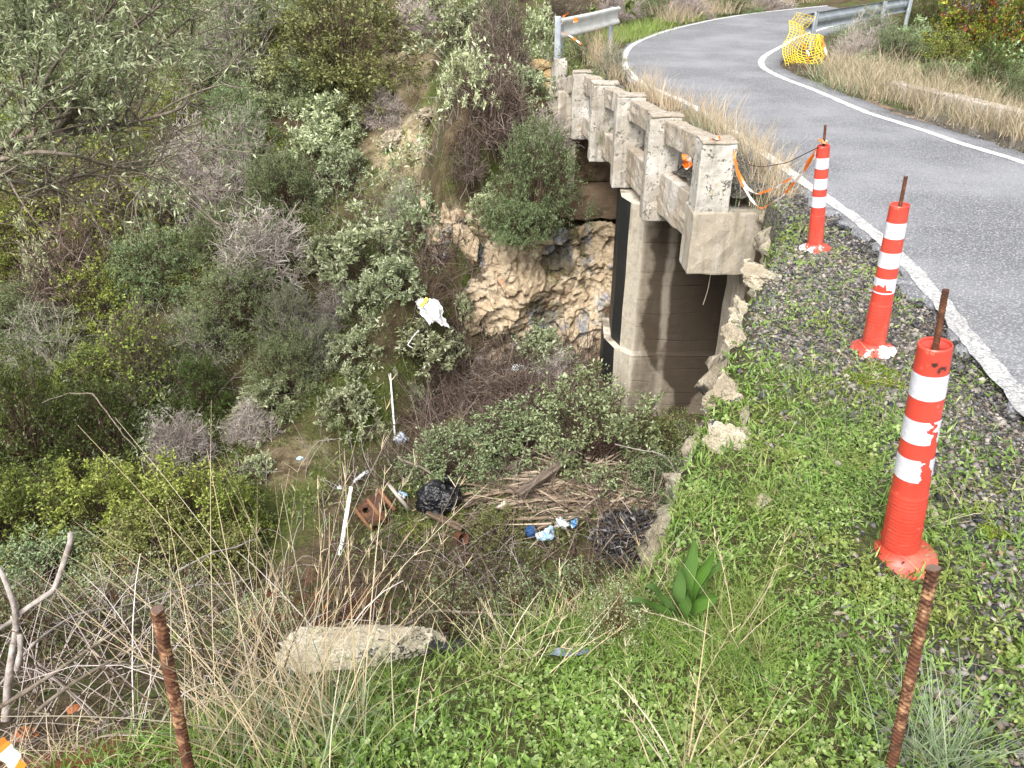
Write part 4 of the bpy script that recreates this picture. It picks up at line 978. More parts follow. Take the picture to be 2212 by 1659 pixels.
# white strip standing in twigs
pa, sa = hit(730, 1205); tb = pa + (ray(757, 1056) - ray(730, 1205)) * (sa - .1) + np.array([0, .05, 0]); pa = pa + [0, 0, -.05]
a_ = norm(tb - pa); V, F = box_pts((pa + tb) / 2, a_, norm(np.cross(a_, [0, 1.0, .3])), norm(np.cross(a_, np.cross(a_, [0, 1.0, .3]))), np.linalg.norm(tb - pa), .034, .012)
me = mesh('white_strip', V - pa, F); weather(me, .002, 9, .05, .003, 3); m, g = M("flaking_white_paint"); n = g.noise(16, 5, .7, g.objc()); g.out(g.bsdf(g.mix(g.rng(n, .52, .58), (.72, .73, .75), (.36, .33, .29)), .6, g.bump(n, .3, .01)))
o = obj('plastic_strip', me, m); o.location = tuple(pa); tag(o, 'long flaking white strip leaning in grey twigs left of the barrel', 'strip')
# a floor lying bits: (px,py,len px, angle deg on picture, width m, material, label, name, cat)
MWOOD = None
m, g = M("weathered_wood"); p = g.objc(); n = g.noise(10, 6, .65, g.scale(p, (.15, 2.5, 2.5))); g.out(g.bsdf(g.ramp(n, [(.3, (.045, .034, .026)), (.5, (.11, .085, .066)), (.75, (.20, .165, .135))]), .85, g.bump(n, .8, .01), .2)); MWOOD = m
m, g = M("brown_wood"); p = g.objc(); n = g.noise(10, 6, .65, g.scale(p, (.15, 2.5, 2.5))); g.out(g.bsdf(g.ramp(n, [(.3, (.035, .024, .016)), (.5, (.085, .058, .038)), (.75, (.16, .118, .08))]), .85, g.bump(n, .8, .01), .2)); MWOODB = m
def plank(x0, y0, x1, y1, wd, tk, mt, label, dz0=.18, dz1=.22):
    A = hit(x0, y0)[0] + np.array([0, 0, dz0]); B = hit(x1, y1)[0] + np.array([0, 0, dz1]); a = norm(B - A); s = norm(np.cross(a, [0, 0, 1.0])); up = np.cross(s, a); L = np.linalg.norm(B - A)
    V, F = box_pts((0, 0, 0), (1, 0, 0), (0, 1, 0), (0, 0, 1), L, wd, tk); me = mesh('plank', V, F); weather(me, .006, 8, .04, .004, int(x0))
    o = obj('plank', me, mt); C = (A + B) / 2; o.matrix_world = Matrix(((a[0], s[0], up[0], C[0]), (a[1], s[1], up[1], C[1]), (a[2], s[2], up[2], C[2]), (0, 0, 0, 1))); return tag(o, label, 'plank', 'loose planks in the ravine')
plank(1100, 1045, 1215, 962, .085, .03, MWOOD, 'grey plank sticking out from under the dark green shrub')
plank(1120, 1115, 1250, 1028, .09, .035, MWOOD, 'dark weathered plank lying across the dead palm fronds', .27, .32)
plank(905, 1020, 935, 1075, .08, .03, MWOODB, 'upright brown plank behind the black rubbish bag', .3, .05)
plank(925, 1120, 1000, 1160, .075, .03, MWOODB, 'brown plank lying below the black rubbish bag', .08, .1)
plank(1000, 1108, 1040, 1085, .06, .025, MWOOD, 'short dark board right of the black rubbish bag', .08, .1)
plank(1205, 1108, 1285, 1098, .07, .025, MWOODB, 'pale split board on the near edge of the frond pile', .10, .13)
plank(993, 950, 1012, 978, .035, .03, MWOODB, 'short pale log standing in the green shrub above the rubbish bag', .35, .2)
def scrap(px, py, sx, sy, sz, mt, label, seed, name='plastic_scrap', cat='plastic', dz=.03):
    p_, s_ = hit(px, py); o = obj(name, crumple(seed, sx, sy, sz, 4, .55), mt); o.location = tuple(p_ + [0, 0, dz]); o.rotation_euler = (0, 0, seed); return tag(o, label, cat)
MBLUE = plastic("blue_plastic", (.10, .26, .50), .35, 1, 18, (.55, .66, .76)); MDBLUE = plastic("deep_blue_plastic", (.02, .08, .22), .3, 1, 18)
MLB = plastic("pale_blue_plastic", (.38, .58, .75), .35, 1, 18, (.7, .72, .72))
scrap(870, 1080, .055, .045, .04, MLB, 'pale blue and white plastic scrap between barrel and rubbish bag', 31, dz=.06)
scrap(1148, 1165, .075, .06, .05, MDBLUE, 'deep blue plastic scrap below the frond pile', 33, dz=.10)
scrap(1182, 1172, .085, .06, .05, MLB, 'light blue crumpled plastic right of the deep blue scrap', 35, dz=.10)
scrap(1215, 1150, .08, .06, .04, plastic("pale_plastic", (.62, .64, .66), .4, 1, 18), 'whitish plastic scrap on the palm frond pile edge', 37, dz=.10)
scrap(1240, 1152, .05, .03, .03, MBLUE, 'small blue plastic strip at the right of the scraps', 39, dz=.12)
scrap(1120, 812, .10, .06, .05, plastic("bottle_plastic", (.62, .68, .70), .3, 1, 12), 'crushed clear bottle on dark twigs under the rock face', 41, 'plastic_bottle', 'bottle', .12)
scrap(1190, 822, .05, .04, .03, MWH, 'small white litter right of the crushed bottle', 43, dz=.08)
scrap(782, 1042, .13, .025, .02, MWH, 'broken white plastic trim behind the barrel', 45, dz=.08)
scrap(735, 1062, .025, .02, .02, MWH, 'tiny white litter left of the barrel', 47, dz=.05)
scrap(1130, 893, .17, .05, .035, plain("pale_driftwood", (.42, .34, .25), .85, .2, 0, 14, .3), 'pale bleached branch lying under the brown twig thicket', 49, 'dead_wood', 'branch', .1)
scrap(1085, 1110, .07, .03, .03, plain("cream_plastic", (.62, .58, .48), .6, .3), 'cream scrap left of the long dark plank', 51, dz=.1)
scrap(648, 993, .03, .025, .02, MLB, 'pale blue litter on the stony patch left of the pipe', 53, dz=.02)
# rusty tin
p_, s_ = hit(990, 1178); V, F = lathe([(.0, 0), (.055, 0), (.056, .002), (.056, .11), (.058, .112), (.053, .112), (.052, .004), (0, .004)], 30); o = obj('rusty_tin', mesh('rusty_tin', V, F, True), plain("tin_rust", (.12, .05, .025), .75, .3, 0, 25, .5)); o.location = tuple(p_ + [0, 0, .10]); o.rotation_euler = (1.1, .3, .5); tag(o, 'rusty open tin lying in grey twigs right below the planks', 'tin')
# dusty blue-grey plastic in the grass and black plastic behind the boulder
def flat_sheet(pxs, label, mt, dz, seed, n=26):
    A, B_, C_, D_ = [np.array(q) for q in pxs]
    def f(u, v): return (A * (1 - u[..., None]) + B_ * u[..., None]) * (1 - v[..., None]) + (D_ * (1 - u[..., None]) + C_ * u[..., None]) * v[..., None] + np.array([0, 0, dz])
    return cloth_sheet('plastic_sheet', f, n, n, mt, label, 'plastic', .012, 16, seed)
gp = lambda x, y: hit(x, y)[0]
flat_sheet([gp(1190, 1436), gp(1275, 1430), gp(1290, 1414), gp(1205, 1414)], 'dusty blue grey plastic sheet lying in the foreground grass', plastic("slate_plastic", (.13, .16, .20), .45, 1, 16), .025, 5)
flat_sheet([atY(925, 1400, 1.62), atY(1030, 1412, 1.62), atY(1035, 1385, 1.8), atY(920, 1380, 1.8)], 'black plastic sheet behind the right end of the boulder', plastic("black_sheet", (.012, .013, .016), .3, 1, 12), .0, 7)
# hanging root fibre under the bridge end
V, F = tube(smooth_poly3(np.array([atY(1535, 592, 6.4), atY(1532, 612, 6.4), atY(1528, 630, 6.45), atY(1519, 658, 6.5)]), 14), .0035, 4); o = obj('dry_stalk', mesh('dry_stalk', V - V[0], F, True), plain("pale_stalk", (.5, .43, .33), .8)); o.location = tuple(V[0]); tag(o, 'thin pale stalk hanging down from the bridge end beam', 'stalk')
# ============================================================ vegetation
LM = dict(
 silver=leafmat("silver_leaf", [(.31, .345, .18), (.44, .47, .29), (.55, .58, .41), (.21, .255, .11)], .3, .65, .2, .2),
 feather=leafmat("feathery_leaf", [(.17, .23, .095), (.26, .325, .155), (.35, .41, .23), (.11, .155, .055)], .35, .6, .2, .22),
 olive=leafmat("olive_green_leaf", [(.17, .20, .06), (.24, .27, .095), (.31, .33, .14), (.10, .125, .03)], .35, .5, .3, .2),
 bright=leafmat("bright_leaf", [(.19, .245, .04), (.29, .345, .07), (.38, .42, .12), (.10, .14, .022)], .4, .5, .3, .25),
 dark=leafmat("dark_leaf", [(.065, .10, .02), (.105, .15, .033), (.15, .195, .055), (.04, .065, .014)], .35, .45, .35, .2),
 lentisk=leafmat("lentisk_leaf", [(.10, .145, .055), (.16, .215, .09), (.22, .275, .13), (.30, .36, .21)], .28, .38, .45, .2),
 oliv=leafmat("olive_leaf", [(.18, .215, .10), (.26, .295, .155), (.36, .39, .25), (.12, .15, .06)], .25, .45, .4, .1),
 redyel=leafmat("turning_leaf", [(.09, .14, .02), (.16, .21, .03), (.34, .33, .035), (.07, .11, .02), (.22, .045, .02)], .35, .5, .3, .1),
 rust=leafmat("rust_leaf", [(.19, .05, .02), (.26, .08, .03), (.13, .035, .018)], .2, .7, .2, .15),
 squill=leafmat("squill_leaf", [(.05, .13, .02), (.075, .18, .03), (.10, .22, .045)], .25, .32, .5, .1),
 grass=leafmat("grass_blade", [(.12, .20, .03), (.18, .28, .045), (.25, .35, .075), (.09, .15, .03), (.35, .33, .15)], .35, .5, .3, .1),
 clover=leafmat("clover_leaf", [(.085, .165, .028), (.125, .225, .042), (.17, .28, .06), (.055, .11, .02), (.235, .32, .11)], .25, .45, .35, .1),
 straw=leafmat("straw", [(.42, .34, .20), (.52, .44, .29), (.33, .26, .15), (.58, .52, .38)], .25, .65, .25, .12),
 drygr=leafmat("dry_verge_grass", [(.30, .24, .155), (.40, .325, .215), (.22, .18, .125), (.17, .17, .09), (.47, .40, .29)], .25, .7, .2, .12),
 bluegr=leafmat("blue_grey_grass", [(.14, .19, .10), (.20, .25, .15), (.27, .30, .19), (.10, .14, .06)], .25, .55, .3, .1),
 frond=leafmat("dead_frond", [(.14, .10, .065), (.24, .18, .125), (.35, .275, .20), (.08, .055, .038), (.44, .36, .27)], .1, .75, .25, .1),
 cinder=leafmat("black_debris", [(.012, .011, .012), (.028, .026, .028), (.07, .066, .068), (.16, .155, .16), (.02, .017, .014)], 0, .4, .5, .1),
 litter=leafmat("undergrowth_leaf", [(.10, .13, .035), (.16, .185, .055), (.21, .21, .085), (.125, .10, .055), (.20, .25, .11), (.075, .10, .03)], .25, .65, .2, .1),
)
def stemmat(name, cols): return leafmat(name, cols, 0, .85, .15, .15)
SM = dict(
 brown=stemmat("brown_twig", [(.075, .05, .035), (.11, .075, .052), (.05, .034, .024)]),
 grey=stemmat("grey_twig", [(.26, .225, .20), (.35, .31, .285), (.18, .15, .13), (.42, .38, .35)]),
 pink=stemmat("pinkish_grey_twig", [(.27, .225, .20), (.40, .345, .315), (.17, .135, .115), (.47, .42, .39)]),
 dark=stemmat("dark_bramble_twig", [(.06, .04, .03), (.11, .078, .06), (.19, .145, .115), (.035, .024, .018), (.26, .21, .175)]),
 red=stemmat("reddish_stem", [(.13, .05, .035), (.18, .085, .055), (.09, .04, .03)]),
 bark=None)
m, g = M("olive_bark"); p = g.pos(); n = g.noise(25, 5, .65, g.scale(p, (1, 1, 1))); g.out(g.bsdf(g.ramp(n, [(.3, (.075, .058, .042)), (.5, (.15, .125, .095)), (.72, (.25, .215, .175))]), .9, g.bump(n, .8, .01), .15)); SM['bark'] = m
m, g = M("grey_dead_wood"); p = g.pos(); n = g.noise(30, 5, .65); g.out(g.bsdf(g.ramp(n, [(.3, (.12, .095, .08)), (.5, (.23, .20, .18)), (.72, (.36, .33, .30))]), .9, g.bump(n, .8, .01), .15)); SM['dead'] = m

for mm in (LM['clover'], LM['grass']):
    nt = mm.node_tree; hv = [q for q in nt.nodes if q.bl_idname == 'ShaderNodeHueSaturation'][0]; gg = G(nt); src = hv.inputs['Color'].links[0].from_socket
    gg.put(hv.inputs['Color'], gg.mix(gg.rng(gg.noise(2.6, 4, .6), .46, .66, 0, .62), src, gg.mix(gg.isl(), (.10, .125, .022), (.22, .235, .06))))
    src = hv.inputs['Color'].links[0].from_socket
    gg.put(hv.inputs['Color'], gg.mix(gg.rng(gg.noise(4.3, 4, .6, gg.scale(gg.pos(), (1, 1.2, 1))), .5, .68, 0, .55), src, gg.mix(gg.isl(), (.045, .095, .02), (.10, .17, .045))))
def curve_paths(A, B, k, sag, jit):
    """curved stems from A to B (n,3) with k points"""
    n = len(A); t = np.linspace(0, 1, k)[None, :, None]; mid = (A + B) / 2 + rng.normal(0, 1, (n, 3)) * jit; mid[:, 2] += sag
    return (1 - t) ** 2 * A[:, None] + 2 * t * (1 - t) * mid[:, None] + t ** 2 * B[:, None]
def shrub_proto(seed, leaf=None, stem='brown', H_=1.0, R_=.6, nc=130, lpc=26, L=.035, Wd=.014, cr=.09, up=.5, low=.0, twigs=3, tw_len=.16, tw_r=.0028, stem_r=.008, fine=0, round_=False, open_=.55, spiky=0):
    """dome of leaf clumps carried on curved stems; returns (foliage mesh or None, stem mesh)"""
    global rng
    keep = rng; rng = np.random.default_rng(seed)
    d = rdir(nc, .45); d[:, 2] = np.maximum(d[:, 2], low - .15 + rng.uniform(0, .1, nc)); d = norm(d)
    lump = 1 + .30 * fbm(d * 1.9, 3, seed) + rng.normal(0, .06, nc)
    rr = (open_ + (1 - open_) * rng.random(nc) ** .5) * lump
    C = np.stack([d[:, 0] * R_ * rr, d[:, 1] * R_ * rr, np.abs(d[:, 2]) * H_ * rr * .92 + .06], -1)
    A = np.stack([rng.normal(0, .05, nc), rng.normal(0, .05, nc), np.full(nc, -.12)], -1)
    P = curve_paths(A, C, 5, .06 * H_, .06); rad_ = np.linspace(1, .35, 5)[None] * stem_r * rng.uniform(.6, 1.2, (nc, 1))
    mb = MB(); V, F = tubes(P, rad_, 3); mb.add(V, F)
    out = norm(C - np.array([0, 0, .15 * H_])); out[:, 2] += up; out = norm(out)
    TW = None
    if twigs:
        n = nc * twigs; b = np.repeat(C - out * tw_len * .3, twigs, 0); td = norm(np.repeat(out, twigs, 0) + rng.normal(0, .55 + spiky, (n, 3))); e = b + td * tw_len * rng.uniform(.6, 1.3, (n, 1))
        TW = curve_paths(b, e, 4, .0, .02); V, F = tubes(TW, np.linspace(1, .5, 4)[None] * tw_r * rng.uniform(.7, 1.2, (n, 1)), 3); mb.add(V, F)
    if fine:
        n = nc * fine; b = np.repeat(C, fine, 0) + rng.normal(0, cr * .6, (n, 3)); td = norm(np.repeat(out, fine, 0) * .7 + rng.normal(0, .8, (n, 3))); e = b + td * tw_len * .8 * rng.uniform(.4, 1.2, (n, 1))
        V, F = tubes(curve_paths(b, e, 3, 0, .02), np.full((n, 3), tw_r * .62), 3); mb.add(V, F)
    sV = np.concatenate(mb.V); sme = mesh('stems', sV, np.concatenate(mb.F[4])); sme.materials.append(SM[stem])
    fme = None
    if leaf:
        n = nc * lpc
        if TW is not None:
            ti = rng.integers(0, len(TW), n); tp = rng.uniform(.15, 1.0, n) ** .8; f = tp * 3; i = np.minimum(f.astype(int), 2); fr = (f - i)[:, None]
            LP = TW[ti, i] * (1 - fr) + TW[ti, i + 1] * fr + rng.normal(0, cr * .22, (n, 3)); td = norm(TW[ti, 3] - TW[ti, 0])
            LD = norm(td * .7 + rng.normal(0, .65, (n, 3)))
        else:
            ci = rng.integers(0, nc, n); LP = C[ci] + rng.normal(0, cr, (n, 3)); LD = norm(out[ci] * .8 + rng.normal(0, .7, (n, 3)))
        LN = norm(np.array([0, 0, 1.0]) + rng.normal(0, .6, (n, 3)))
        ll = L * rng.uniform(.6, 1.25, n); V, F = (leaves6 if round_ else leaves)(LP, LD, LN, ll, ll * (Wd / L) * rng.uniform(.8, 1.2, n))
        fme = mesh('foliage', V, F); fme.materials.append(LM[leaf])
    rng = keep
    return fme, sme
KINDS = dict(
 silver=dict(leaf='silver', stem='brown', nc=85, lpc=36, L=.085, Wd=.030, cr=.05, twigs=3, tw_len=.16, up=.7, tw_r=.004, open_=.5),
 feather=dict(leaf='feather', stem='brown', nc=150, lpc=125, L=.032, Wd=.0085, cr=.06, twigs=5, tw_len=.20, up=.55, tw_r=.003, open_=.4, spiky=.1),
 feather_grey=dict(leaf='feather', stem='pink', nc=150, lpc=80, L=.034, Wd=.010, cr=.06, twigs=6, fine=3, tw_len=.18, up=.5, tw_r=.0045, open_=.4),
 dead=dict(leaf=None, stem='pink', nc=150, twigs=6, fine=7, tw_len=.19, up=.5, tw_r=.005, open_=.4, spiky=.2),
 dead_dark=dict(leaf=None, stem='dark', nc=150, twigs=6, fine=5, tw_len=.26, up=.25, tw_r=.0055, open_=.25, spiky=.5),
 olive=dict(leaf='olive', stem='brown', nc=190, lpc=44, L=.034, Wd=.017, cr=.07, twigs=4, tw_len=.15, up=.4, open_=.5),
 bright=dict(leaf='bright', stem='brown', nc=170, lpc=46, L=.036, Wd=.018, cr=.07, twigs=4, tw_len=.16, up=.3, open_=.45),
 vine=dict(leaf='bright', stem='dark', nc=110, lpc=26, L=.044, Wd=.026, cr=.09, twigs=4, fine=14, tw_len=.24, up=.0, open_=.5, spiky=.4, tw_r=.0036),
 dark=dict(leaf='dark', stem='brown', nc=190, lpc=52, L=.040, Wd=.013, cr=.07, twigs=4, tw_len=.17, up=.6, open_=.45),
 lentisk=dict(leaf='lentisk', stem='brown', nc=190, lpc=40, L=.034, Wd=.0165, cr=.07, twigs=4, tw_len=.16, up=.5, round_=True, open_=.45),
 lentisk_near=dict(leaf='lentisk', stem='red', nc=130, lpc=24, L=.034, Wd=.018, cr=.07, twigs=4, tw_len=.20, tw_r=.0026, up=.6, round_=True, open_=.4),
 turning=dict(leaf='redyel', stem='brown', nc=170, lpc=30, L=.05, Wd=.032, cr=.09, twigs=3, tw_len=.2, up=.4, open_=.4),
 rust=dict(leaf='rust', stem='red', nc=60, lpc=50, L=.022, Wd=.008, cr=.05, twigs=4, tw_len=.18, up=.1, open_=.3),
)
PROTO = {}
for k, (nm, kw) in enumerate(KINDS.items()):
    PROTO[nm] = [shrub_proto(100 + k * 7 + v, **kw) for v in range(2 if nm not in ('rust',) else 1)]
NAMES = dict(silver='silver_leaf_shrub', feather='feathery_shrub', feather_grey='feathery_shrub', dead='dead_shrub', dead_dark='bramble_thicket', olive='evergreen_shrub', bright='leafy_shrub', vine='bramble_thicket', dark='evergreen_shrub', lentisk='mastic_shrub', lentisk_near='mastic_shrub', turning='autumn_shrub', rust='dead_shrub')
GRP = dict(silver='silver leaved shrubs on the far slope')
pick = [0]
def shrub(kind, px, py, wpx, hpx, label, cat='shrub', s=None, sink=.05, lean=0, group=None):
    """shrub seen centred at (px,py) with that width and height in the 2212 px frame, standing on the ground"""
    by = py + hpx * .42
    if s is None: P, s_ = hit(px, by)
    else: P = atS(px, by, s); s_ = s
    big = 1.0 if s is not None else (1.15 if py < 1000 and px < 830 else 1.0)
    Wm = wpx * s_ / FPX * big; Hm = hpx * s_ / FPX * 1.08 * big
    pick[0] += 1; f, st = PROTO[kind][pick[0] % len(PROTO[kind])]
    root = thing(NAMES[kind], label, cat, P - np.array([0, 0, sink]), group)
    sx = Wm / 1.25; sz = Hm / 1.05; root.scale = (sx, sx * random.uniform(.85, 1.1), max(sz, .45 * sx)); root.rotation_euler = (lean, 0, random.uniform(0, 6.28))
    if f is not None: obj('foliage', f, [], root)
    obj('stems', st, [], root)
    return root
S = shrub
SHRUBS = [
 # ---- far slope, top band
 ('olive', 752, 92, 285, 190, 'big rounded olive green shrub at the top of the slope'),
 ('feather_grey', 520, 80, 190, 170, 'grey green feathery shrub at the top between olive tree and big rounded shrub'),
 ('silver', 560, 36, 150, 80, 'silvery shrub on the top edge right of the olive crown'),
 ('silver', 985, 62, 190, 120, 'silvery shrub right of the big rounded olive green shrub'),
 ('dead', 912, 28, 130, 80, 'grey leafless shrub on the top edge beside the big rounded shrub'),
 ('dead_dark', 1085, 95, 160, 190, 'tall brown leafless thicket left of the pale guardrail end'),
 ('feather', 1060, 25, 130, 90, 'green shrub on the top edge above the brown thicket'),
 ('silver', 1165, 70, 80, 100, 'narrow silvery plant just left of the leaning steel post'),
 ('silver', 1150, 180, 95, 70, 'silvery sprigs hanging below the rounded brown boulder'),
 ('silver', 1010, 175, 110, 120, 'pale silvery plant at the right edge of the bare ochre earth'),
 ('dead_dark', 1075, 235, 170, 170, 'dark brown thicket between bare earth and bridge parapet'),
 ('feather', 655, 185, 130, 90, 'mid green shrub below left of the big rounded shrub'),
 ('olive', 800, 195, 150, 100, 'small olive green shrub at the upper left of the bare earth'),
 ('dead', 830, 235, 120, 70, 'low tangle of grey twigs left of the bare ochre earth'),
 ('silver', 590, 175, 110, 70, 'pale silvery sprig over shaded shrubs below the top grey green shrub'),
 ('feather', 440, 175, 140, 100, 'dull green shrub behind the olive branch tips'),
 # ---- middle of the slope
 ('feather', 510, 250, 130, 120, 'pale green feathery shrub on top of the grey dead shrubs in mid slope'),
 ('feather_grey', 530, 315, 150, 130, 'pinkish grey half dead shrub below the pale green feathery one'),
 ('dead', 425, 345, 150, 120, 'grey dead shrub right of the lowest olive twigs'),
 ('dead', 465, 425, 130, 90, 'lower grey dead shrub with pale tips in mid slope'),
 ('silver', 725, 260, 130, 90, 'bright silvery shrub in mid slope left of the bare earth'),
 ('silver', 690, 325, 130, 90, 'silvery shrub below the brightest silvery one'),
 ('feather', 620, 405, 140, 130, 'green feathery shrub in mid slope among silvery ones'),
 ('silver', 745, 370, 110, 90, 'silvery green shrub left of the pale rock outcrop'),
 ('silver', 378, 445, 100, 130, 'upright small leaved silvery shrub left of the lower grey dead shrub'),
 ('feather', 470, 505, 130, 100, 'dark green shrub behind the upright silvery shrub'),
 ('dead', 575, 530, 205, 120, 'large pinkish grey dead shrub in the middle of the slope'),
 ('feather', 335, 580, 160, 130, 'dull green feathery shrub left of the large dead shrub'),
 ('olive', 540, 590, 90, 60, 'small yellow green shrub under the large dead shrub'),
 ('feather', 520, 650, 190, 130, 'wide feathery shrub right below the large dead shrub'),
 ('feather_grey', 635, 690, 150, 120, 'grey green feathery shrub with bare branches in lower mid slope'),
 ('silver', 800, 545, 170, 110, 'broad silvery shrub up slope from the white sack'),
 ('silver', 700, 545, 100, 70, 'small silvery shrub between the large dead shrub and the broad silvery one'),
 ('silver', 905, 470, 110, 110, 'silvery shrub left of the top of the rock face'),
 ('silver', 865, 590, 120, 90, 'silvery shrub directly above the white sack'),
 ('feather_grey', 870, 430, 110, 90, 'grey twiggy shrub below the bare ochre earth'),
 ('silver', 1000, 655, 60, 60, 'silvery plant at the left foot of the rock face'),
 ('dead', 735, 660, 120, 80, 'pale grey dead shrub left of the white sack'),
 ('silver', 790, 640, 110, 90, 'silvery green shrub beside the pale grey dead shrub'),
 ('feather_grey', 690, 740, 130, 100, 'greyish shrub between the twiggy branches and the sack'),
 ('silver', 905, 740, 160, 100, 'silvery shrub right under the white sack'),
 ('silver', 985, 735, 60, 50, 'silvery sprigs to the lower right of the white sack'),
 ('silver', 765, 750, 110, 80, 'silvery shrub above the top end of the white pipe'),
 ('silver', 755, 880, 110, 100, 'silvery shrub immediately left of the white pipe'),
 ('silver', 905, 850, 60, 70, 'silvery shrub immediately right of the white pipe'),
 ('feather', 620, 800, 170, 130, 'dull green leafy thicket in the lower slope left of the pipe'),
 ('silver', 590, 850, 120, 80, 'silvery shrub in front of the dull green thicket left of the pipe'),
 ('feather_grey', 450, 720, 150, 110, 'grey green shrub with pale dead tips in the left lower slope'),
 ('dead', 545, 905, 110, 80, 'brownish grey twig shrub on the mossy slope'),
 ('silver', 562, 1000, 80, 70, 'small silvery plant left of the stony ochre patch'),
 ('dead', 392, 945, 140, 105, 'pinkish grey dead shrub at the right edge of the dark evergreen'),
 # ---- left side
 ('vine', 140, 420, 220, 150, 'brown bramble thicket with green vines under the olive limbs'),
 ('bright', 235, 330, 130, 90, 'yellow green bush just below the olive limbs'),
 ('vine', 265, 470, 200, 190, 'tall brown bramble thicket with bright vines at the left of the slope'),
 ('bright', 385, 250, 110, 90, 'yellow green shrub right behind the olive twig tips'),
 ('bright', 50, 530, 120, 130, 'bright green bush at the left edge in mid height'),
 ('dead_dark', 175, 590, 180, 150, 'dark brown thicket at the left of the dull green feathery shrub'),
 ('silver', 115, 600, 80, 140, 'tall pale silvery sprig at the left in front of dark brambles'),
 ('feather', 55, 670, 160, 110, 'dull green feathery shrub at the left edge'),
 ('bright', 245, 660, 180, 130, 'yellow green bush under the dull green feathery shrub'),
 ('feather_grey', 130, 735, 190, 110, 'grey and pinkish dry shrub at the left edge of the lower slope'),
 ('vine', 300, 770, 190, 150, 'bramble bush with bare arching stems above the dark evergreen'),
 ('bright', 190, 790, 130, 80, 'yellow green low bush above the dark evergreen'),
 ('dark', 70, 900, 240, 210, 'large dark evergreen bush at the left edge'),
 ('dark', 235, 920, 200, 180, 'dark evergreen bush right of the one at the left edge'),
 ('dark', 440, 830, 130, 110, 'dark green bush in the lower slope above the pinkish dead shrub'),
 # ---- ravine floor, left: bright bushes
 ('bright', 60, 1090, 260, 190, 'bright green bush at the left edge of the ravine floor'),
 ('bright', 235, 1075, 260, 190, 'bright green bush second from the left on the ravine floor'),
 ('bright', 400, 1070, 260, 180, 'bright green bush below the pinkish dead shrub on the ravine floor'),
 ('bright', 520, 1090, 150, 150, 'rightmost bright green bush on the ravine floor'),
 ('olive', 330, 1160, 280, 140, 'lower yellow green bush with small leaves in the left of the ravine'),
 ('olive', 500, 1170, 160, 100, 'olive green bush bordering the grey twigs'),
 ('lentisk', 130, 1195, 260, 150, 'grey green mastic bush in the left foreground of the ravine'),
 # ---- ravine floor, centre
 ('lentisk', 1275, 905, 310, 220, 'dark green mastic bush in front of the pier foot'),
 ('lentisk', 1110, 935, 250, 150, 'mastic bush left of the one at the pier foot'),
 ('lentisk', 985, 985, 230, 130, 'mastic bush right of the clear bag and pipe'),
 ('olive', 1000, 920, 120, 60, 'low olive green bush in front of the dark twig tangle'),
 ('olive', 1425, 930, 150, 130, 'yellowish green bush against the stained pier wall'),
 ('silver', 1480, 950, 110, 110, 'pale olive bush at the pier foot beside the cliff edge'),
 ('lentisk', 1420, 1030, 180, 110, 'green bush between frond pile and overhanging slab'),
 ('lentisk', 1445, 1100, 110, 60, 'low green bush under the overhanging slab'),
 ('dead_dark', 1050, 825, 220, 80, 'dark twig tangle below the left of the rock face'),
 ('dead_dark', 1140, 850, 240, 90, 'dark brown twig tangle between rock face and mastic bushes'),
 ('dead', 1200, 800, 120, 80, 'grey twigs left of the black pier side'),
 ('silver', 1170, 755, 150, 100, 'green silvery shrub at the foot of the rock face'),
 ('dead_dark', 960, 850, 90, 80, 'dark twigs right of the white pipe top'),
 ('bright', 890, 1140, 90, 50, 'small fresh green plant below the rusty barrel', 'plant'),
 ('bright', 985, 1100, 60, 45, 'tiny fresh green plant right of the black rubbish bag', 'plant'),
 ('bright', 1285, 795, 36, 40, 'little bright green tuft beside the black pier side', 'plant'),
 ('olive', 1075, 1130, 130, 100, 'twiggy green bush left of the blue scraps'),
 ('rust', 650, 1320, 260, 90, 'rust red dead bracken below the grey twigs'),
 ('rust', 790, 1290, 150, 120, 'rust red dead foliage right of the tall dry grass'),
 # ---- hanging by the bridge
 ('feather', 1150, 380, 230, 240, 'big dull green feathery shrub hanging in front of the rock face by the bridge'),
 ('feather', 1120, 470, 120, 90, 'trailing lower part bush under the big feathery shrub by the bridge'),
 ('dead', 1190, 280, 110, 80, 'grey twigs on top of the big feathery shrub by the bridge'),
 ('silver', 1050, 440, 80, 60, 'silvery sprigs at the left of the trailing bush on the rock face'),
 ('dead_dark', 1005, 330, 90, 110, 'brown twig bush left of the big feathery shrub'),
 # ---- behind the road
 ('dead_dark', 1215, 22, 130, 60, 'brown twiggy bush on the top edge above the pale guardrail'),
 ('dead', 1330, 14, 130, 60, 'grey twiggy bush behind the pale guardrail'),
 ('feather', 1400, 24, 110, 60, 'green bush behind the far grass verge of the bend'),
 ('dead', 1480, 14, 120, 60, 'grey brown bush on the top edge behind the bend'),
 ('feather', 1570, 8, 130, 46, 'dark green bush on the top edge above the far road'),
 ('dead', 1660, 2, 110, 40, 'dry brown bush on the top edge near the far road end'),
 # ---- right of the road
 ('feather_grey', 1880, 70, 130, 90, 'grey green shrub under the blue grey guardrail'),
 ('dead', 1850, 100, 110, 80, 'grey dry shrub behind the yellow net'),
 ('feather', 1935, 108, 130, 80, 'green shrub in front of the guardrail posts'),
 ('bright', 2030, 115, 150, 80, 'bright green low bush at the foot of the turning shrub'),
 ('turning', 2080, 60, 200, 170, 'shrub with yellow and red turning leaves right of the guardrail'),
 ('turning', 2190, 70, 150, 190, 'taller yellowing shrub at the top right edge'),
 ('dark', 2130, 165, 150, 110, 'dark green shrub behind the low wall'),
 ('feather', 2020, 165, 130, 70, 'dull green bush left of the low wall top'),
 ('feather', 2195, 205, 110, 110, 'green bush at the right end of the low wall'),
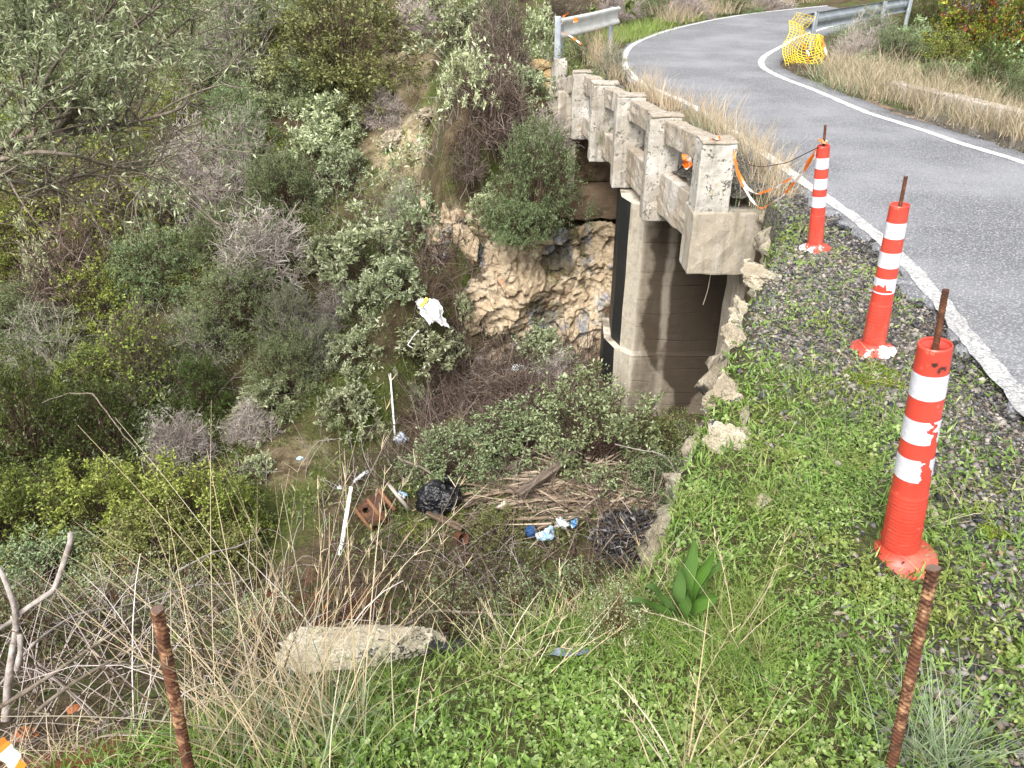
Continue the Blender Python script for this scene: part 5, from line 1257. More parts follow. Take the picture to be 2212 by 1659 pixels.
 ('dark', 2010, 20, 130, 60, 'dark bush behind the second guardrail post'),
 ('dead', 2110, 6, 150, 70, 'grey twigs at the top right behind the turning shrub'),
 # ---- on the bridge
 ('feather', 1312, 262, 50, 85, 'small green shrub growing out of the parapet between the posts'),
 ('feather', 1250, 108, 90, 60, 'green feathery shrub behind the far end of the parapet'),
 ('feather_grey', 1320, 140, 90, 70, 'grey green shrub between parapet and road bend'),
]
for a in SHRUBS:
    k, x, y, w_, h_, lab = a[:6]; cat = a[6] if len(a) > 6 else 'shrub'; s = None; grp = None
    if 'in front of the rock face by the bridge' in lab: s = 9.6
    if 'trailing lower part' in lab: s = 9.4
    if 'grey twigs on top of the big' in lab: s = 9.9
    if 'silvery sprigs at the left of the trailing' in lab: s = 9.7
    if 'growing out of the parapet' in lab: s = 9.0
    S(k, x, y, w_, h_, lab.replace('trailing lower part bush', 'trailing lower bush'), cat, s, group=grp)
# near mastic shrubs with larger leaves on the near slope
for (x, y, w_, h_, s, lab) in [(1235, 1265, 190, 150, 3.7, 'leafy mastic shrub in front of the black debris pile'), (1330, 1290, 150, 120, 3.3, 'leafy mastic shrub left of the broad leaved plant'),
                               (985, 1300, 220, 130, 3.4, 'leafy mastic shrub right behind the boulder'), (1110, 1300, 170, 120, 3.3, 'leafy mastic shrub between boulder and blue grey plastic'),
                               (230, 1265, 230, 130, 3.6, 'leafy mastic shrub between forked dead branch and left rebar stake'), (420, 1300, 220, 130, 3.6, 'leafy mastic shrub right behind the left rebar stake'), (570, 1330, 190, 110, 3.4, 'leafy mastic shrub behind the tall dry grass left of the boulder'),
                               (60, 1310, 200, 190, 3.6, 'leafy mastic shrub behind the forked dead branch')]:
    by = y + h_ * .42; P, s0 = hit(x, by); s = min(s, s0)
    S('lentisk_near', x, y, w_, h_, lab, 'shrub', s0 - .1)
# ------------------------------------------------------------ ground cover, grass and litter (uncountable: one object each)
def stuff(name, V, F, mt, label, cat):
    o = obj(name, mesh(name, V, F), mt); return tag(o, label, cat, None, 'stuff')
def scatter(n, x0, x1, y0, y1):
    x = rng.uniform(x0, x1, n); y = rng.uniform(y0, y1, n); return x, y
def cover_fields(x, y):
    h, d, dl = Hraw(x, y); return d, dl
# ---- clover and small herbs on the near bank
x, y = scatter(330000, -1.5, 2.6, .75, 6.4); d, dl = cover_fields(x, y)
nz = fbm2(x, y, 1.6, 4, 91); nz2 = fbm2(x, y, 5, 3, 92)
GB = lambda yy: np.interp(yy, [.8, 1.1, 1.8, 2.6, 3.0, 3.6, 4.5, 6], [.98, .92, .66, .50, .66, 1.0, 1.4, 1.6])
gb_ = np.maximum(sm(-.16, .16, dl - GB(y) + .30 * nz + .12 * nz2), .8 * sm(-.55, -.2, d + .15 * nz) * (y < 5))
dens = (.20 + .45 * sm(-.2, .4, nz2)) * sm(.05, .3, dl + .2 * nz2) * (1 - gb_) + .95 * gb_
dens *= np.interp(y, [.7, 2.2, 3.2, 4.6, 6.4], [1, 1, .9, .8, .7]) * (.42 + .8 * sm(-.35, .35, nz2))
dens *= sm(2.9, 1.9, y - 1.6 * sm(1.15, .5, dl - 2.0 + x) * 0 + .8 * nz) * .82 + .18
# keep the rocks, the bollard feet and the boulder clear
dens *= .12 + .88 * sm(-.55, -.15, fbm2(x, y, 3.4, 4, 94))
dens *= np.interp(d, [-.16, -.05, .05], [1, .45, .0])
for (bx_, by__) in [(B_[0][0], B_[0][1]) for B_ in Bs]: dens *= sm(.115, .17, np.hypot(x - bx_, y - by__))
dens *= np.where(x < -.55, .30, 1) * sm(.22, -.02, d) * np.interp(x, [-1.4, -.5, 0, .3], [.35, .5, .8, 1])
k = rng.random(len(x)) < dens * .95
x, y = x[k], y[k]; n = len(x); z = H(x, y)
hgt = rng.uniform(.002, .040, n) * (.6 + .6 * sm(-.3, .4, fbm2(x, y, 3, 3, 95)))
C = np.stack([x, y, z + hgt], -1); N0 = norm(np.array([0, -.15, 1.0]) + rng.normal(0, .35, (n, 3))); a0 = rng.uniform(0, 6.28, n)
size = np.clip(rng.lognormal(math.log(.0068), .38, n), .003, .017) * np.interp(y, [1, 4], [1, 1.3]) * (1 + .45 * fbm2(x, y, 2.6, 3, 98))
Vs, Fs, off = [], [], 0
A = norm(np.cross(N0, [1, .2, .1])); B = np.cross(N0, A)
for j in range(3):
    a = a0 + j * 2.094 + rng.normal(0, .15, n); D = A * np.cos(a)[:, None] + B * np.sin(a)[:, None] + N0 * rng.uniform(-.1, .35, (n, 1))
    V, F = leaves6(C, D, N0, size * rng.uniform(.8, 1.2, n), size * .85, .12); Vs.append(V); Fs.append(F + off); off += len(V)
stuff('ground_cover', np.concatenate(Vs), np.concatenate(Fs), LM['clover'], 'low carpet of clover and small herbs on the near bank', 'clover')
# feathery upright herb leaves between the clover
x, y = scatter(42000, -1.3, 2.2, .75, 6.0); d, dl = cover_fields(x, y); k = (d < .05) & (rng.random(len(x)) < (.12 + .88 * sm(-.2, .2, dl - GB(y) + .3 * fbm2(x, y, 1.6, 4, 91))) * np.interp(y, [1, 3, 6], [.5, .45, .4])); x, y = x[k], y[k]; n = len(x)
P = np.stack([x, y, H(x, y)], -1); q = 4; P = np.repeat(P, q, 0) + rng.normal(0, .008, (n * q, 3)) * [1, 1, .2]; D = rdir(n * q, .9)
V, F = leaves(P, D, rdir(n * q, 1), rng.uniform(.02, .055, n * q), rng.uniform(.004, .011, n * q)); stuff('herbs', V, F, LM['clover'], 'small upright green herbs among the clover', 'herb')
# fallen brown leaves and bits of litter between the herbs, larger rosette leaves
x, y = scatter(9000, -1.4, 2.2, .75, 6.2); d, dl = cover_fields(x, y); k = (d < -.03) & (dl > .08) & (rng.random(len(x)) < .5); x, y = x[k], y[k]; n = len(x); P = np.stack([x, y, H(x, y) + rng.uniform(.004, .03, n)], -1)
V, F = leaves(P, rdir(n, .1), rdir(n, 1.5), rng.uniform(.008, .03, n), rng.uniform(.004, .013, n), .35); stuff('leaf_litter', V, F, leafmat('fallen_leaf', [(.09, .055, .03), (.16, .10, .055), (.24, .17, .10), (.05, .035, .022), (.30, .24, .15)], .1), 'fallen brown leaf bits among the herbs', 'leaf litter')
x, y = scatter(1500, -1.2, 1.9, .8, 4.5); d, dl = cover_fields(x, y); k = (d < -.05) & (dl > .3) & (rng.random(len(x)) < .6 * sm(-.1, .4, fbm2(x, y, 1.8, 3, 99))); x, y = x[k], y[k]; n = len(x); q = 7
C = np.repeat(np.stack([x, y, H(x, y) + .008], -1), q, 0); a = rng.uniform(0, 6.28, n * q); D = np.stack([np.cos(a), np.sin(a), rng.uniform(.2, 1.1, n * q)], -1); sz_ = np.repeat(rng.uniform(.014, .034, n), q) * rng.uniform(.6, 1.2, n * q)
V, F = leaves6(C, D, np.array([0, 0, 1.0]) + rng.normal(0, .2, (n * q, 3)), sz_, sz_ * .45, .15); stuff('rosettes', V, F, LM['clover'], 'broader leaf rosettes of weeds in the clover', 'weeds')
# ---- green grass blades, long at the bottom of the picture and along the lip
def grass_field(name, n, x0, x1, y0, y1, fn, L0, L1, wd, mt, label, cat, lean=.35, bend=.45, out=0.0):
    x, y = scatter(n, x0, x1, y0, y1); d, dl = cover_fields(x, y); k = rng.random(n) < fn(x, y, d, dl); x, y = x[k], y[k]; n = len(x)
    # blades grow in small tufts
    P = np.stack([x, y, H(x, y) - .004], -1); D = rdir(n, 1.6 / max(lean, .05) * .5); bd = np.stack([rng.normal(0, bend, n), rng.normal(0, bend, n) + out, -rng.uniform(.05, .45, n)], -1)
    V, F = blades(P, D, rng.uniform(L0, L1, n), rng.uniform(.6, 1.3, n) * wd, bd, 4, .1); return stuff(name, V, F, mt, label, cat)
def far_from_bollards(x, y):
    f = np.ones_like(x)
    for B_ in Bs: f = f * sm(.12, .2, np.hypot(x - B_[0][0], y - B_[0][1]))
    return f
tuft = lambda x, y, s, sd: sm(-.05, .45, fbm2(x, y, s, 3, sd))
grass_field('grass', 60000, -.75, 1.05, .8, 2.15, lambda x, y, d, dl: (d < .05) * (.08 + .8 * tuft(x, y, 3.2, 101)) * np.interp(x, [-.75, -.4, .55, 1.05], [.45, .9, .8, .25]), .035, .13, .0028, LM['grass'], 'fresh green grass growing through the clover in the foreground', 'grass')
grass_field('grass', 32000, .4, 2.2, 1.6, 6.2, lambda x, y, d, dl: (d < .05) * (dl > .12) * far_from_bollards(x, y) * (.05 + .5 * tuft(x, y, 2.3, 103)) * (.25 + .75 * np.maximum(sm(-.2, .2, dl - GB(y)), sm(-.6, -.2, d))), .03, .12, .0034, LM['grass'], 'short grass tufts on the clover bank and gravel verge', 'grass', .5)
grass_field('lip_grass', 15000, -1.6, .75, 1.1, 2.2, lambda x, y, d, dl: sm(-.22, -.02, d) * sm(.38, .1, d) * (.1 + .7 * tuft(x, y, 4, 105)) * np.interp(x, [-1.6, -.65, -.5, -.12, 0, .3, .5, .7], [.7, .6, .10, .10, .7, .6, .3, .0]), .06, .17, .0026, LM['straw'], 'pale bent grass hanging over the ravine lip', 'grass', .6, .55, .25)
grass_field('lip_grass', 9000, -.5, .75, 1.2, 2.1, lambda x, y, d, dl: sm(-.2, -.02, d) * sm(.35, .05, d) * (.2 + .6 * tuft(x, y, 4, 107)) * np.interp(x, [-.55, -.5, -.12, 0, .5, .7], [.6, .1, .1, .8, .5, 0]), .06, .17, .003, LM['grass'], 'green grass along the ravine lip', 'grass', .6, .5, .2)
grass_field('straw_litter', 13000, -1.6, 2.2, .75, 6, lambda x, y, d, dl: (d < -.12) * (dl > .1) * .5, .04, .14, .0016, LM['straw'], 'thin dry straw scattered over the near bank', 'straw', 1.2, .9)
grass_field('grass', 9000, -1.9, -.3, .75, 1.5, lambda x, y, d, dl: (d < .12) * (.1 + .6 * tuft(x, y, 3.5, 109)), .05, .16, .003, LM['grass'], 'patchy grass on the red soil at the bottom left', 'grass', .5)
# ---- gravel and asphalt crumbs
def stones(name, x, y, s, cols, label, cat, zoff=0, zf=None):
    n = len(x); base = np.array([(1, 0, 0), (-1, 0, 0), (0, 1, 0), (0, -1, 0), (0, 0, 1), (0, 0, -1)], float)
    e = np.array([(.62, .62, .3), (-.62, .62, .35), (-.62, -.62, .3), (.62, -.62, .35)])
    base = np.concatenate([base, e]); 
    V = base[None] * (1 + rng.uniform(-.35, .35, (n, 10, 1))) * np.stack([rng.uniform(.7, 1.4, n), rng.uniform(.6, 1.1, n), rng.uniform(.4, .8, n)], -1)[:, None]
    a = rng.uniform(0, 6.28, n); ca, sa = np.cos(a)[:, None], np.sin(a)[:, None]
    X = V[..., 0] * ca - V[..., 1] * sa; Yv = V[..., 0] * sa + V[..., 1] * ca; t = rng.normal(0, .35, n)[:, None]; Z = V[..., 2] + X * t
    zz = (H(x, y) if zf is None else zf(x, y)) + zoff
    V = np.stack([X, Yv, Z], -1) * s[:, None, None] * .5 + np.stack([x, y, zz + s * .12], -1)[:, None]
    f = [(0, 6, 4), (6, 2, 4), (2, 7, 4), (7, 1, 4), (1, 8, 4), (8, 3, 4), (3, 9, 4), (9, 0, 4), (6, 0, 5), (2, 6, 5), (7, 2, 5), (1, 7, 5), (8, 1, 5), (3, 8, 5), (9, 3, 5), (0, 9, 5)]
    F = (np.array(f)[None] + (np.arange(n) * 10)[:, None, None]).reshape(-1, 3)
    m = leafmat(name + '_stone', cols, 0, .8, .3, 0); return stuff(name, V.reshape(-1, 3), F, m, label, cat)
GC = [(.03, .03, .033), (.06, .06, .064), (.12, .117, .113), (.20, .185, .16), (.04, .037, .035), (.30, .275, .235), (.14, .11, .085), (.02, .02, .022)]
x, y = scatter(110000, .9, 2.7, .7, 6.35); d, dl = cover_fields(x, y); nz = fbm2(x, y, 2.0, 3, 111)
dens = sm(-.06, .03, dl - .06) * np.maximum(sm(.22, -.10, dl - GB(y) + .3 * nz), .12) * (d < -.04) + .04 * (d < 0) * (dl > 0)
k = rng.random(len(x)) < dens * .62; x, y = x[k], y[k]; s = np.clip(rng.lognormal(math.log(.014), .46, len(x)), .006, .045)
stones('gravel', x, y, s, GC, 'loose grey gravel and asphalt chips on the verge', 'gravel')
# yellow green moss cushions on the gravel beside the middle bollard
mx, my = [], []
for (px_, py_, r_) in [(1895, 800, .07), (1920, 830, .05), (1860, 825, .06), (1985, 900, .03), (1700, 520, .05), (2140, 1150, .04)]:
    q_ = hit(px_, py_)[0]; a = rng.uniform(0, 6.28, 900); rr_ = r_ * np.sqrt(rng.random(900)) * (1 + .4 * np.sin(a * 3 + px_)); mx.append(q_[0] + rr_ * np.cos(a)); my.append(q_[1] + rr_ * np.sin(a) * 1.3)
mx = np.concatenate(mx); my = np.concatenate(my); n = len(mx); P = np.stack([mx, my, H(mx, my) + .004], -1); V, F = leaves(P, rdir(n, .8), rdir(n, 1), rng.uniform(.006, .016, n), rng.uniform(.004, .008, n)); stuff('moss', V, F, leafmat("moss_cushion", [(.16, .19, .02), (.24, .27, .035), (.10, .13, .015)], .2), 'yellow green moss cushions on the gravel', 'moss')
# crumbled asphalt lumps along the broken road edge
i = rng.integers(0, 1600, 9000); yy = Lo_fine[i, 1]; ok = (yy > .3) & (yy < 6.2); i = i[ok]; q = Lo_fine[i] + rng.normal(0, .055, (len(i), 2)) + np.array([-.035, 0]); s = np.clip(rng.lognormal(math.log(.017), .45, len(i)), .007, .05)
stones('asphalt_crumbs', q[:, 0], q[:, 1], s, [(.022, .022, .024), (.04, .04, .042), (.075, .073, .072), (.03, .028, .028), (.12, .115, .11)], 'black crumbling asphalt along the broken road edge', 'asphalt', .004, lambda x, y: zr(y) - .022)
x, y = scatter(9000, 1.2, 2.6, 6.35, 14); dlx, _ = sdist(LLc, x, y); k = (dlx > .08) & (dlx < .9) & (x > np.interp(y, [6.3, 10.2, 14], [1.85, 1.05, .9])) ; x, y = x[k], y[k]; s = np.clip(rng.lognormal(math.log(.016), .4, len(x)), .008, .04)
stones('gravel', x, y, s, GC, 'loose gravel along the road edge on the bridge', 'gravel', .01, lambda x, y: zr(y) - .035)
x, y = scatter(26000, 4.2, 12, 6, 20); dr_, _ = sdist(RLs[::5], x, y); k = (dr_ < -.05) & (dr_ > -.55); x, y = x[k], y[k]; s = np.clip(rng.lognormal(math.log(.016), .4, len(x)), .008, .04)
stones('gravel', x, y, s, GC, 'loose gravel along the right hand road edge', 'gravel', .0, lambda x, y: zr(y) - .01)
# ---- undergrowth over the slopes: tufts of leaves, dead stalks
x, y = scatter(60000, -11, 1.2, 3.0, 19); d, dl = cover_fields(x, y); nz = fbm2(x, y, .9, 4, 121); z = H(x, y)
bare = np.exp(-((x + 1.9) ** 2 + (y - 13.6) ** 2) / 1.7) + np.exp(-((x + 1.35) ** 2 + (y - 11.5) ** 2) / .9) + np.exp(-((x + .7) ** 2 + (y - 10.0) ** 2) / .7) + np.exp(-((x + 2.35) ** 2 + (y - 6.9) ** 2) / .35)
k = (d > .5) & (dl > .7) & (rng.random(len(x)) < np.clip((.3 + .5 * nz + .25) * (1 - 1.1 * np.minimum(bare, 1)), .05, .9) * np.interp(y, [3, 7, 19], [.45, .45, .95])); x, y, z = x[k], y[k], z[k]; n = len(x)
q = 11; P = np.repeat(np.stack([x, y, z], -1), q, 0) + rng.normal(0, 1, (n * q, 3)) * [.07, .07, .03] + [0, 0, .03]; D = rdir(n * q, .7)
V, F = leaves(P, D, rdir(n * q, .8), rng.uniform(.025, .075, n * q), rng.uniform(.010, .026, n * q)); stuff('undergrowth', V, F, LM['litter'], 'low leafy undergrowth covering the far slope and ravine floor', 'undergrowth')
CLEAR = [(hit(px_, py_)[0][:2], r_) for px_, py_, r_ in [(948, 1100, .34), (948, 1130, .3), (815, 1115, .3), (1175, 1170, .26), (1215, 1155, .2), (866, 958, .2), (990, 1180, .18)]]
def twig_field(name, n, x0, x1, y0, y1, fn, L0, L1, r, mt, label, lift=.25, arch=.08):
    x, y = scatter(n, x0, x1, y0, y1); d, dl = cover_fields(x, y); k = rng.random(n) < fn(x, y, d, dl)
    for (cx_, cy_), r_ in CLEAR: k &= np.hypot(x - cx_, y - cy_) > r_
    x, y = x[k], y[k]; n = len(x)
    A = np.stack([x, y, H(x, y) - .01], -1); D = rdir(n, lift); D[:, 2] = np.abs(D[:, 2]); B = A + D * rng.uniform(L0, L1, (n, 1)); B[:, 2] = np.maximum(B[:, 2], H(B[:, 0], B[:, 1]) + .005)
    V, F = tubes(curve_paths(A, B, 5, arch, .05), np.linspace(1, .4, 5)[None] * r * rng.uniform(.6, 1.4, (n, 1)), 3); return stuff(name, V, F, mt, label, 'twigs')
def pxm(x, y, z):
    dy = y * math.cos(PITCH) - (z - CAMZ) * math.sin(PITCH); return 1106 + FPX * x / dy, 829.5 - FPX * (y * math.sin(PITCH) + (z - CAMZ) * math.cos(PITCH)) / dy
twig_field('dead_twigs', 4300, -4.5, 1.0, 1.4, 5.9, lambda x, y, d, dl: (d > np.interp(x, [-.8, -.6, 0, .2], [.12, .5, .5, .3])) * (.14 + .65 * sm(-.25, .4, fbm2(x, y, .9, 3, 131))) * np.interp(x, [-4.5, -2, -.2, .4, .9], [.5, 1, .9, .5, .25]), .18, .6, .0026, SM['pink'], 'mass of grey leafless twigs on the near side of the ravine', .35, .12)
twig_field('dead_twigs', 3500, -4, .8, 1.4, 5.2, lambda x, y, d, dl: (d > np.interp(x, [-.8, -.6, 0, .2], [.12, .45, .45, .3])) * .45, .15, .55, .0034, SM['brown'], 'brown dead twigs among the grey ones on the near slope', .3, .1)
twig_field('dead_twigs', 9000, -9, .9, 6, 16, lambda x, y, d, dl: (d > .5) * (dl > .7) * (.2 + .4 * sm(-.2, .4, fbm2(x, y, .7, 3, 133))), .15, .5, .0042, SM['grey'], 'dry grey stalks scattered over the far slope', .5, .05)
twig_field('dead_twigs', 4200, -1.2, 1.1, 6.9, 9.4, lambda x, y, d, dl: (d > .5) * .6, .25, .8, .0045, SM['dark'], 'dark brown tangled twigs on the ravine floor below the rock face', .15, .12)
twig_field('dead_twigs', 3200, -1.6, 1.3, 4.6, 7.2, lambda x, y, d, dl: (d > .5) * .55, .2, .7, .0042, SM['dark'], 'fallen brown sticks among the rubbish on the ravine floor', .12, .05)
# ---- low scrub filling the slope between the single shrubs
def scrub(name, leaf, n, x0, x1, y0, y1, fn, hmax, L, Wd, lpc, label, stem='brown'):
    x, y = scatter(n, x0, x1, y0, y1); d, dl = cover_fields(x, y); bare_ = np.exp(-((x + 1.9) ** 2 + (y - 13.6) ** 2) / 2.0) + np.exp(-((x + 1.35) ** 2 + (y - 11.5) ** 2) / 1.0) + np.exp(-((x + .5) ** 2 + (y - 9.6) ** 2) / .9) + np.exp(-((x + 2.35) ** 2 + (y - 6.9) ** 2) / .4)
    k = (d > .6) & ((dl > .8) | (sdist(RLs[::5], x, y)[0] < -1.2)) & ~((x > -1.5) & (x < 5) & (y < 10.3)) & (np.hypot(x + 1.35, (y - 7.0) * .5) > .38) & (rng.random(n) < fn(x, y) * (1 - .93 * np.minimum(bare_, 1))); x, y = x[k], y[k]; n = len(x); z = H(x, y)
    hh = hmax * np.clip(.35 + .9 * fbm2(x, y, 1.1, 3, 151), .15, 1.2) * rng.uniform(.25, 1, n)
    C = np.stack([x, y, z + hh], -1); G_ = np.stack([x + rng.normal(0, .1, n), y + .1 + rng.normal(0, .1, n), z - .05], -1); out = norm(C - G_ + [0, -.1, .15])
    V1, F1 = tubes(curve_paths(G_, C, 4, .02, .03), np.linspace(1, .4, 4)[None] * np.full((n, 1), .006), 3); stuff(name + '_stems', V1, F1, SM[stem], 'stems of ' + label, 'scrub')
    m_ = n * lpc; ci = np.repeat(np.arange(n), lpc); LP = C[ci] + rng.normal(0, .055, (m_, 3)) * [1, 1, 1.2]; LD = norm(out[ci] * .8 + rng.normal(0, .7, (m_, 3))); ll = L * rng.uniform(.6, 1.25, m_)
    V, F = leaves(LP, LD, norm(rng.normal(0, .6, (m_, 3)) + [0, 0, 1]), ll, ll * Wd / L); return stuff(name, V, F, LM[leaf], label, 'scrub')
scrub('silver_scrub', 'silver', 5200, -5.5, .6, 6.8, 16, lambda x, y: .75 * sm(-.15, .3, fbm2(x, y, .8, 3, 161)) * np.interp(x, [-5.5, -3.5, 0], [.3, .9, .7]), .40, .075, .026, 20, 'low silvery leaved scrub between the shrubs of the far slope')
scrub('green_scrub', 'feather', 10000, -9, 1.0, 6.8, 17, lambda x, y: .75 * sm(-.1, .3, fbm2(x, y, .7, 3, 163)), .36, .035, .011, 34, 'low green scrub between the shrubs of the far slope')
scrub('leafy_scrub', 'bright', 6500, -11, -2.6, 5.2, 14, lambda x, y: .85 * sm(-.2, .25, fbm2(x, y, .8, 3, 165)) * np.interp(x, [-11, -4.5, -2.6], [1, .9, .2]), .42, .045, .022, 26, 'low yellow green scrub filling the left part of the slope')
scrub('olive_scrub', 'olive', 4200, -8, 1.5, 10, 22, lambda x, y: .7 * sm(-.1, .3, fbm2(x, y, .7, 3, 167)), .45, .045, .020, 26, 'low olive green scrub on the upper slope')
scrub('far_scrub', 'olive', 5200, -30, 40, 20, 62, lambda x, y: .35 + .6 * sm(-.3, .2, fbm2(x, y, .25, 3, 169)), 1.5, .17, .09, 26, 'scrub on the hillside beyond the road bend')
scrub('far_scrub', 'feather', 2600, 5.5, 30, 9, 24, lambda x, y: .8 * sm(-.2, .3, fbm2(x, y, .4, 3, 171)) * (sdist(RLs[::5], x, y)[0] < -1.6), .7, .09, .035, 26, 'scrub inside the road bend behind the low wall')
# ---- dead palm fronds
c0 = hit(1260, 1065)[0]; n = 2600
ang = rng.normal(.12, .65, n); bx = c0[0] + .05 + rng.normal(0, .56, n); by_ = c0[1] + rng.normal(.05, .30, n); kk = (np.hypot((bx - c0[0]) / 1.0, (by_ - c0[1]) / .62) < 1.3); kk &= H(bx, by_) < -2.6; bx, by_, ang = bx[kk], by_[kk], ang[kk]; n = len(bx)
zz = H(bx, by_) + rng.uniform(0, 1, n) * .22 * np.exp(-((bx - c0[0]) ** 2 / .5 + (by_ - c0[1]) ** 2 / .2))
P = np.stack([bx, by_, zz], -1); flip = np.where(rng.random(n) < .5, 1, -1); D = np.stack([np.cos(ang) * flip, np.sin(ang) * flip * .6, rng.normal(.06, .10, n)], -1)
V, F = blades(P, D, rng.uniform(.15, .6, n), rng.uniform(.010, .030, n), np.stack([rng.normal(0, .28, n), rng.normal(0, .28, n), -rng.uniform(0, .22, n)], -1), 5, .3)
stuff('dead_palm_fronds', V, F, LM['frond'], 'heap of brown dead palm fronds on the ravine floor', 'palm fronds')
# ---- black debris pile (charred leaves and strips)
c0 = hit(1385, 1185)[0]; n = 3600; a = rng.uniform(0, 6.28, n); r_ = np.sqrt(rng.random(n)); bx = c0[0] + .46 * r_ * np.cos(a); by_ = c0[1] + .36 * r_ * np.sin(a); ok_ = H(bx, by_) < c0[2] + .35; bx, by_, r_ = bx[ok_], by_[ok_], r_[ok_]; n = len(bx); zz = H(bx, by_) + .22 * (1 - r_ ** 2) * rng.uniform(.7, 1.05, n) + .02
P = np.stack([bx, by_, zz], -1); D = rdir(n, .05)
V, F = leaves(P, D, rdir(n, .6), rng.uniform(.04, .12, n), rng.uniform(.010, .022, n), .4); stuff('black_debris', V, F, LM['cinder'], 'pile of black shrivelled leaves at the foot of the cliff', 'debris')
n = 70; a = rng.uniform(0, 6.28, n); A = np.stack([c0[0] + rng.normal(0, .3, n), c0[1] + rng.normal(0, .22, n), np.full(n, c0[2] + .12) + rng.uniform(0, .14, n)], -1); B = A + rdir(n, .1) * rng.uniform(.2, .6, (n, 1)); V, F = tubes(curve_paths(A, B, 6, .06, .05), np.full((n, 6), .007), 4); stuff('black_sticks', V, F, SM['dark'], 'dark sticks poking out of the black debris pile', 'sticks')
# ---- dry grass clumps along the parapet, right verge and far verge
def tufts(name, bases, nb, L, wd, mt, label, sp=.06, lean=.4, bend=.35, zf=None):
    """bases (n,3), nb blades each, L (n,) height"""
    P = np.repeat(bases, nb, 0) + rng.normal(0, 1, (len(bases) * nb, 3)) * [sp, sp, .0]; n = len(P); D = rdir(n, 1.0 / lean); LL_ = np.repeat(L, nb) * rng.uniform(.45, 1.15, n)
    o = norm(P - np.repeat(bases, nb, 0) + 1e-6); bd = o * rng.uniform(.0, bend, (n, 1)) + rng.normal(0, .12, (n, 3)); bd[:, 2] = -rng.uniform(0, .3, n)
    V, F = blades(P, D, LL_, rng.uniform(.6, 1.3, n) * wd, bd, 5, .2); return stuff(name, V, F, mt, label, 'grass')
def rz(px, py, z=-.30): return atZ(px, py, z)
bp = [(1262, 132), (1285, 142), (1305, 136), (1330, 175), (1378, 205), (1400, 215), (1425, 225), (1450, 240), (1490, 268), (1520, 280), (1545, 296), (1575, 318), (1600, 335), (1625, 352), (1645, 380), (1665, 400), (1640, 420), (1690, 430), (1705, 455), (1660, 450)]
bases = np.array([rz(*q) for q in bp]); Lh = np.array([.55, .6, .5, .3, .36, .42, .34, .3, .36, .42, .40, .34, .36, .36, .34, .34, .28, .26, .22, .26])
tufts('dry_grass', bases, 135, Lh * 1.25, .0058, LM['straw'], 'straw coloured dry grass clumps along the bridge parapet', .085, .34, .3)
tufts('dry_grass', bases[8:] + np.array([-.02, -.05, 0]), 90, Lh[8:] * .75, .004, LM['bluegr'], 'grey green grass at the foot of the dry clumps by the parapet', .10, .5, .4)
rb = []
for t in np.linspace(0, 1, 46):
    for _ in range(3):
        px = 1800 + t * 450 + rng.normal(0, 12); py = np.interp(px, [1740, 1820, 1900, 2000, 2100, 2212, 2260], [168, 196, 222, 250, 276, 305, 318]) - rng.uniform(0, 1) ** .8 * np.interp(px, [1740, 1900, 2212], [34, 70, 74]); rb.append(rz(px, py, -.27))
rb = np.array(rb); tufts('dry_grass', rb, 85, np.clip(rng.lognormal(math.log(.30), .4, len(rb)), .10, .65), .0065, LM['drygr'], 'dry straw grass in front of the low wall along the right road edge', .13, .42, .5)
tufts('dry_grass', rb[::2] + [0, .1, 0], 60, rng.uniform(.10, .30, len(rb[::2])), .006, LM['bluegr'], 'grey green grass mixed into the right hand dry verge', .15, .6, .5)
fb = np.array([rz(rng.uniform(1340, 1480), 0, -.25) for _ in range(1)])
fb = []
for _ in range(80):
    px = rng.uniform(1335, 1520); py = np.interp(px, [1335, 1400, 1450, 1600], [96, 74, 56, 24]) - rng.uniform(2, 26) * np.interp(px, [1335, 1520], [1, .6]); fb.append(rz(px, py, -.24))
tufts('verge_grass', np.array(fb), 80, rng.uniform(.12, .3, 80), .008, LM['grass'], 'bright green verge grass outside the far bend', .2, .6, .4)
fb = []
for _ in range(70):
    px = rng.uniform(1440, 1850); py = np.interp(px, [1440, 1600, 1850], [56, 25, 2]) - rng.uniform(4, 22); fb.append(rz(px, py, -.15))
tufts('dry_grass', np.array(fb), 70, rng.uniform(.25, .55, 70), .011, LM['drygr'], 'dry grass on the bank outside the far road', .25, .5, .4)
fb = np.array([hit(rng.uniform(1800, 2212), rng.uniform(60, 215))[0] for _ in range(130)])
tufts('verge_grass', fb, 50, rng.uniform(.12, .35, 130), .009, LM['bluegr'], 'green and grey weeds behind the low wall', .25, .7, .5)
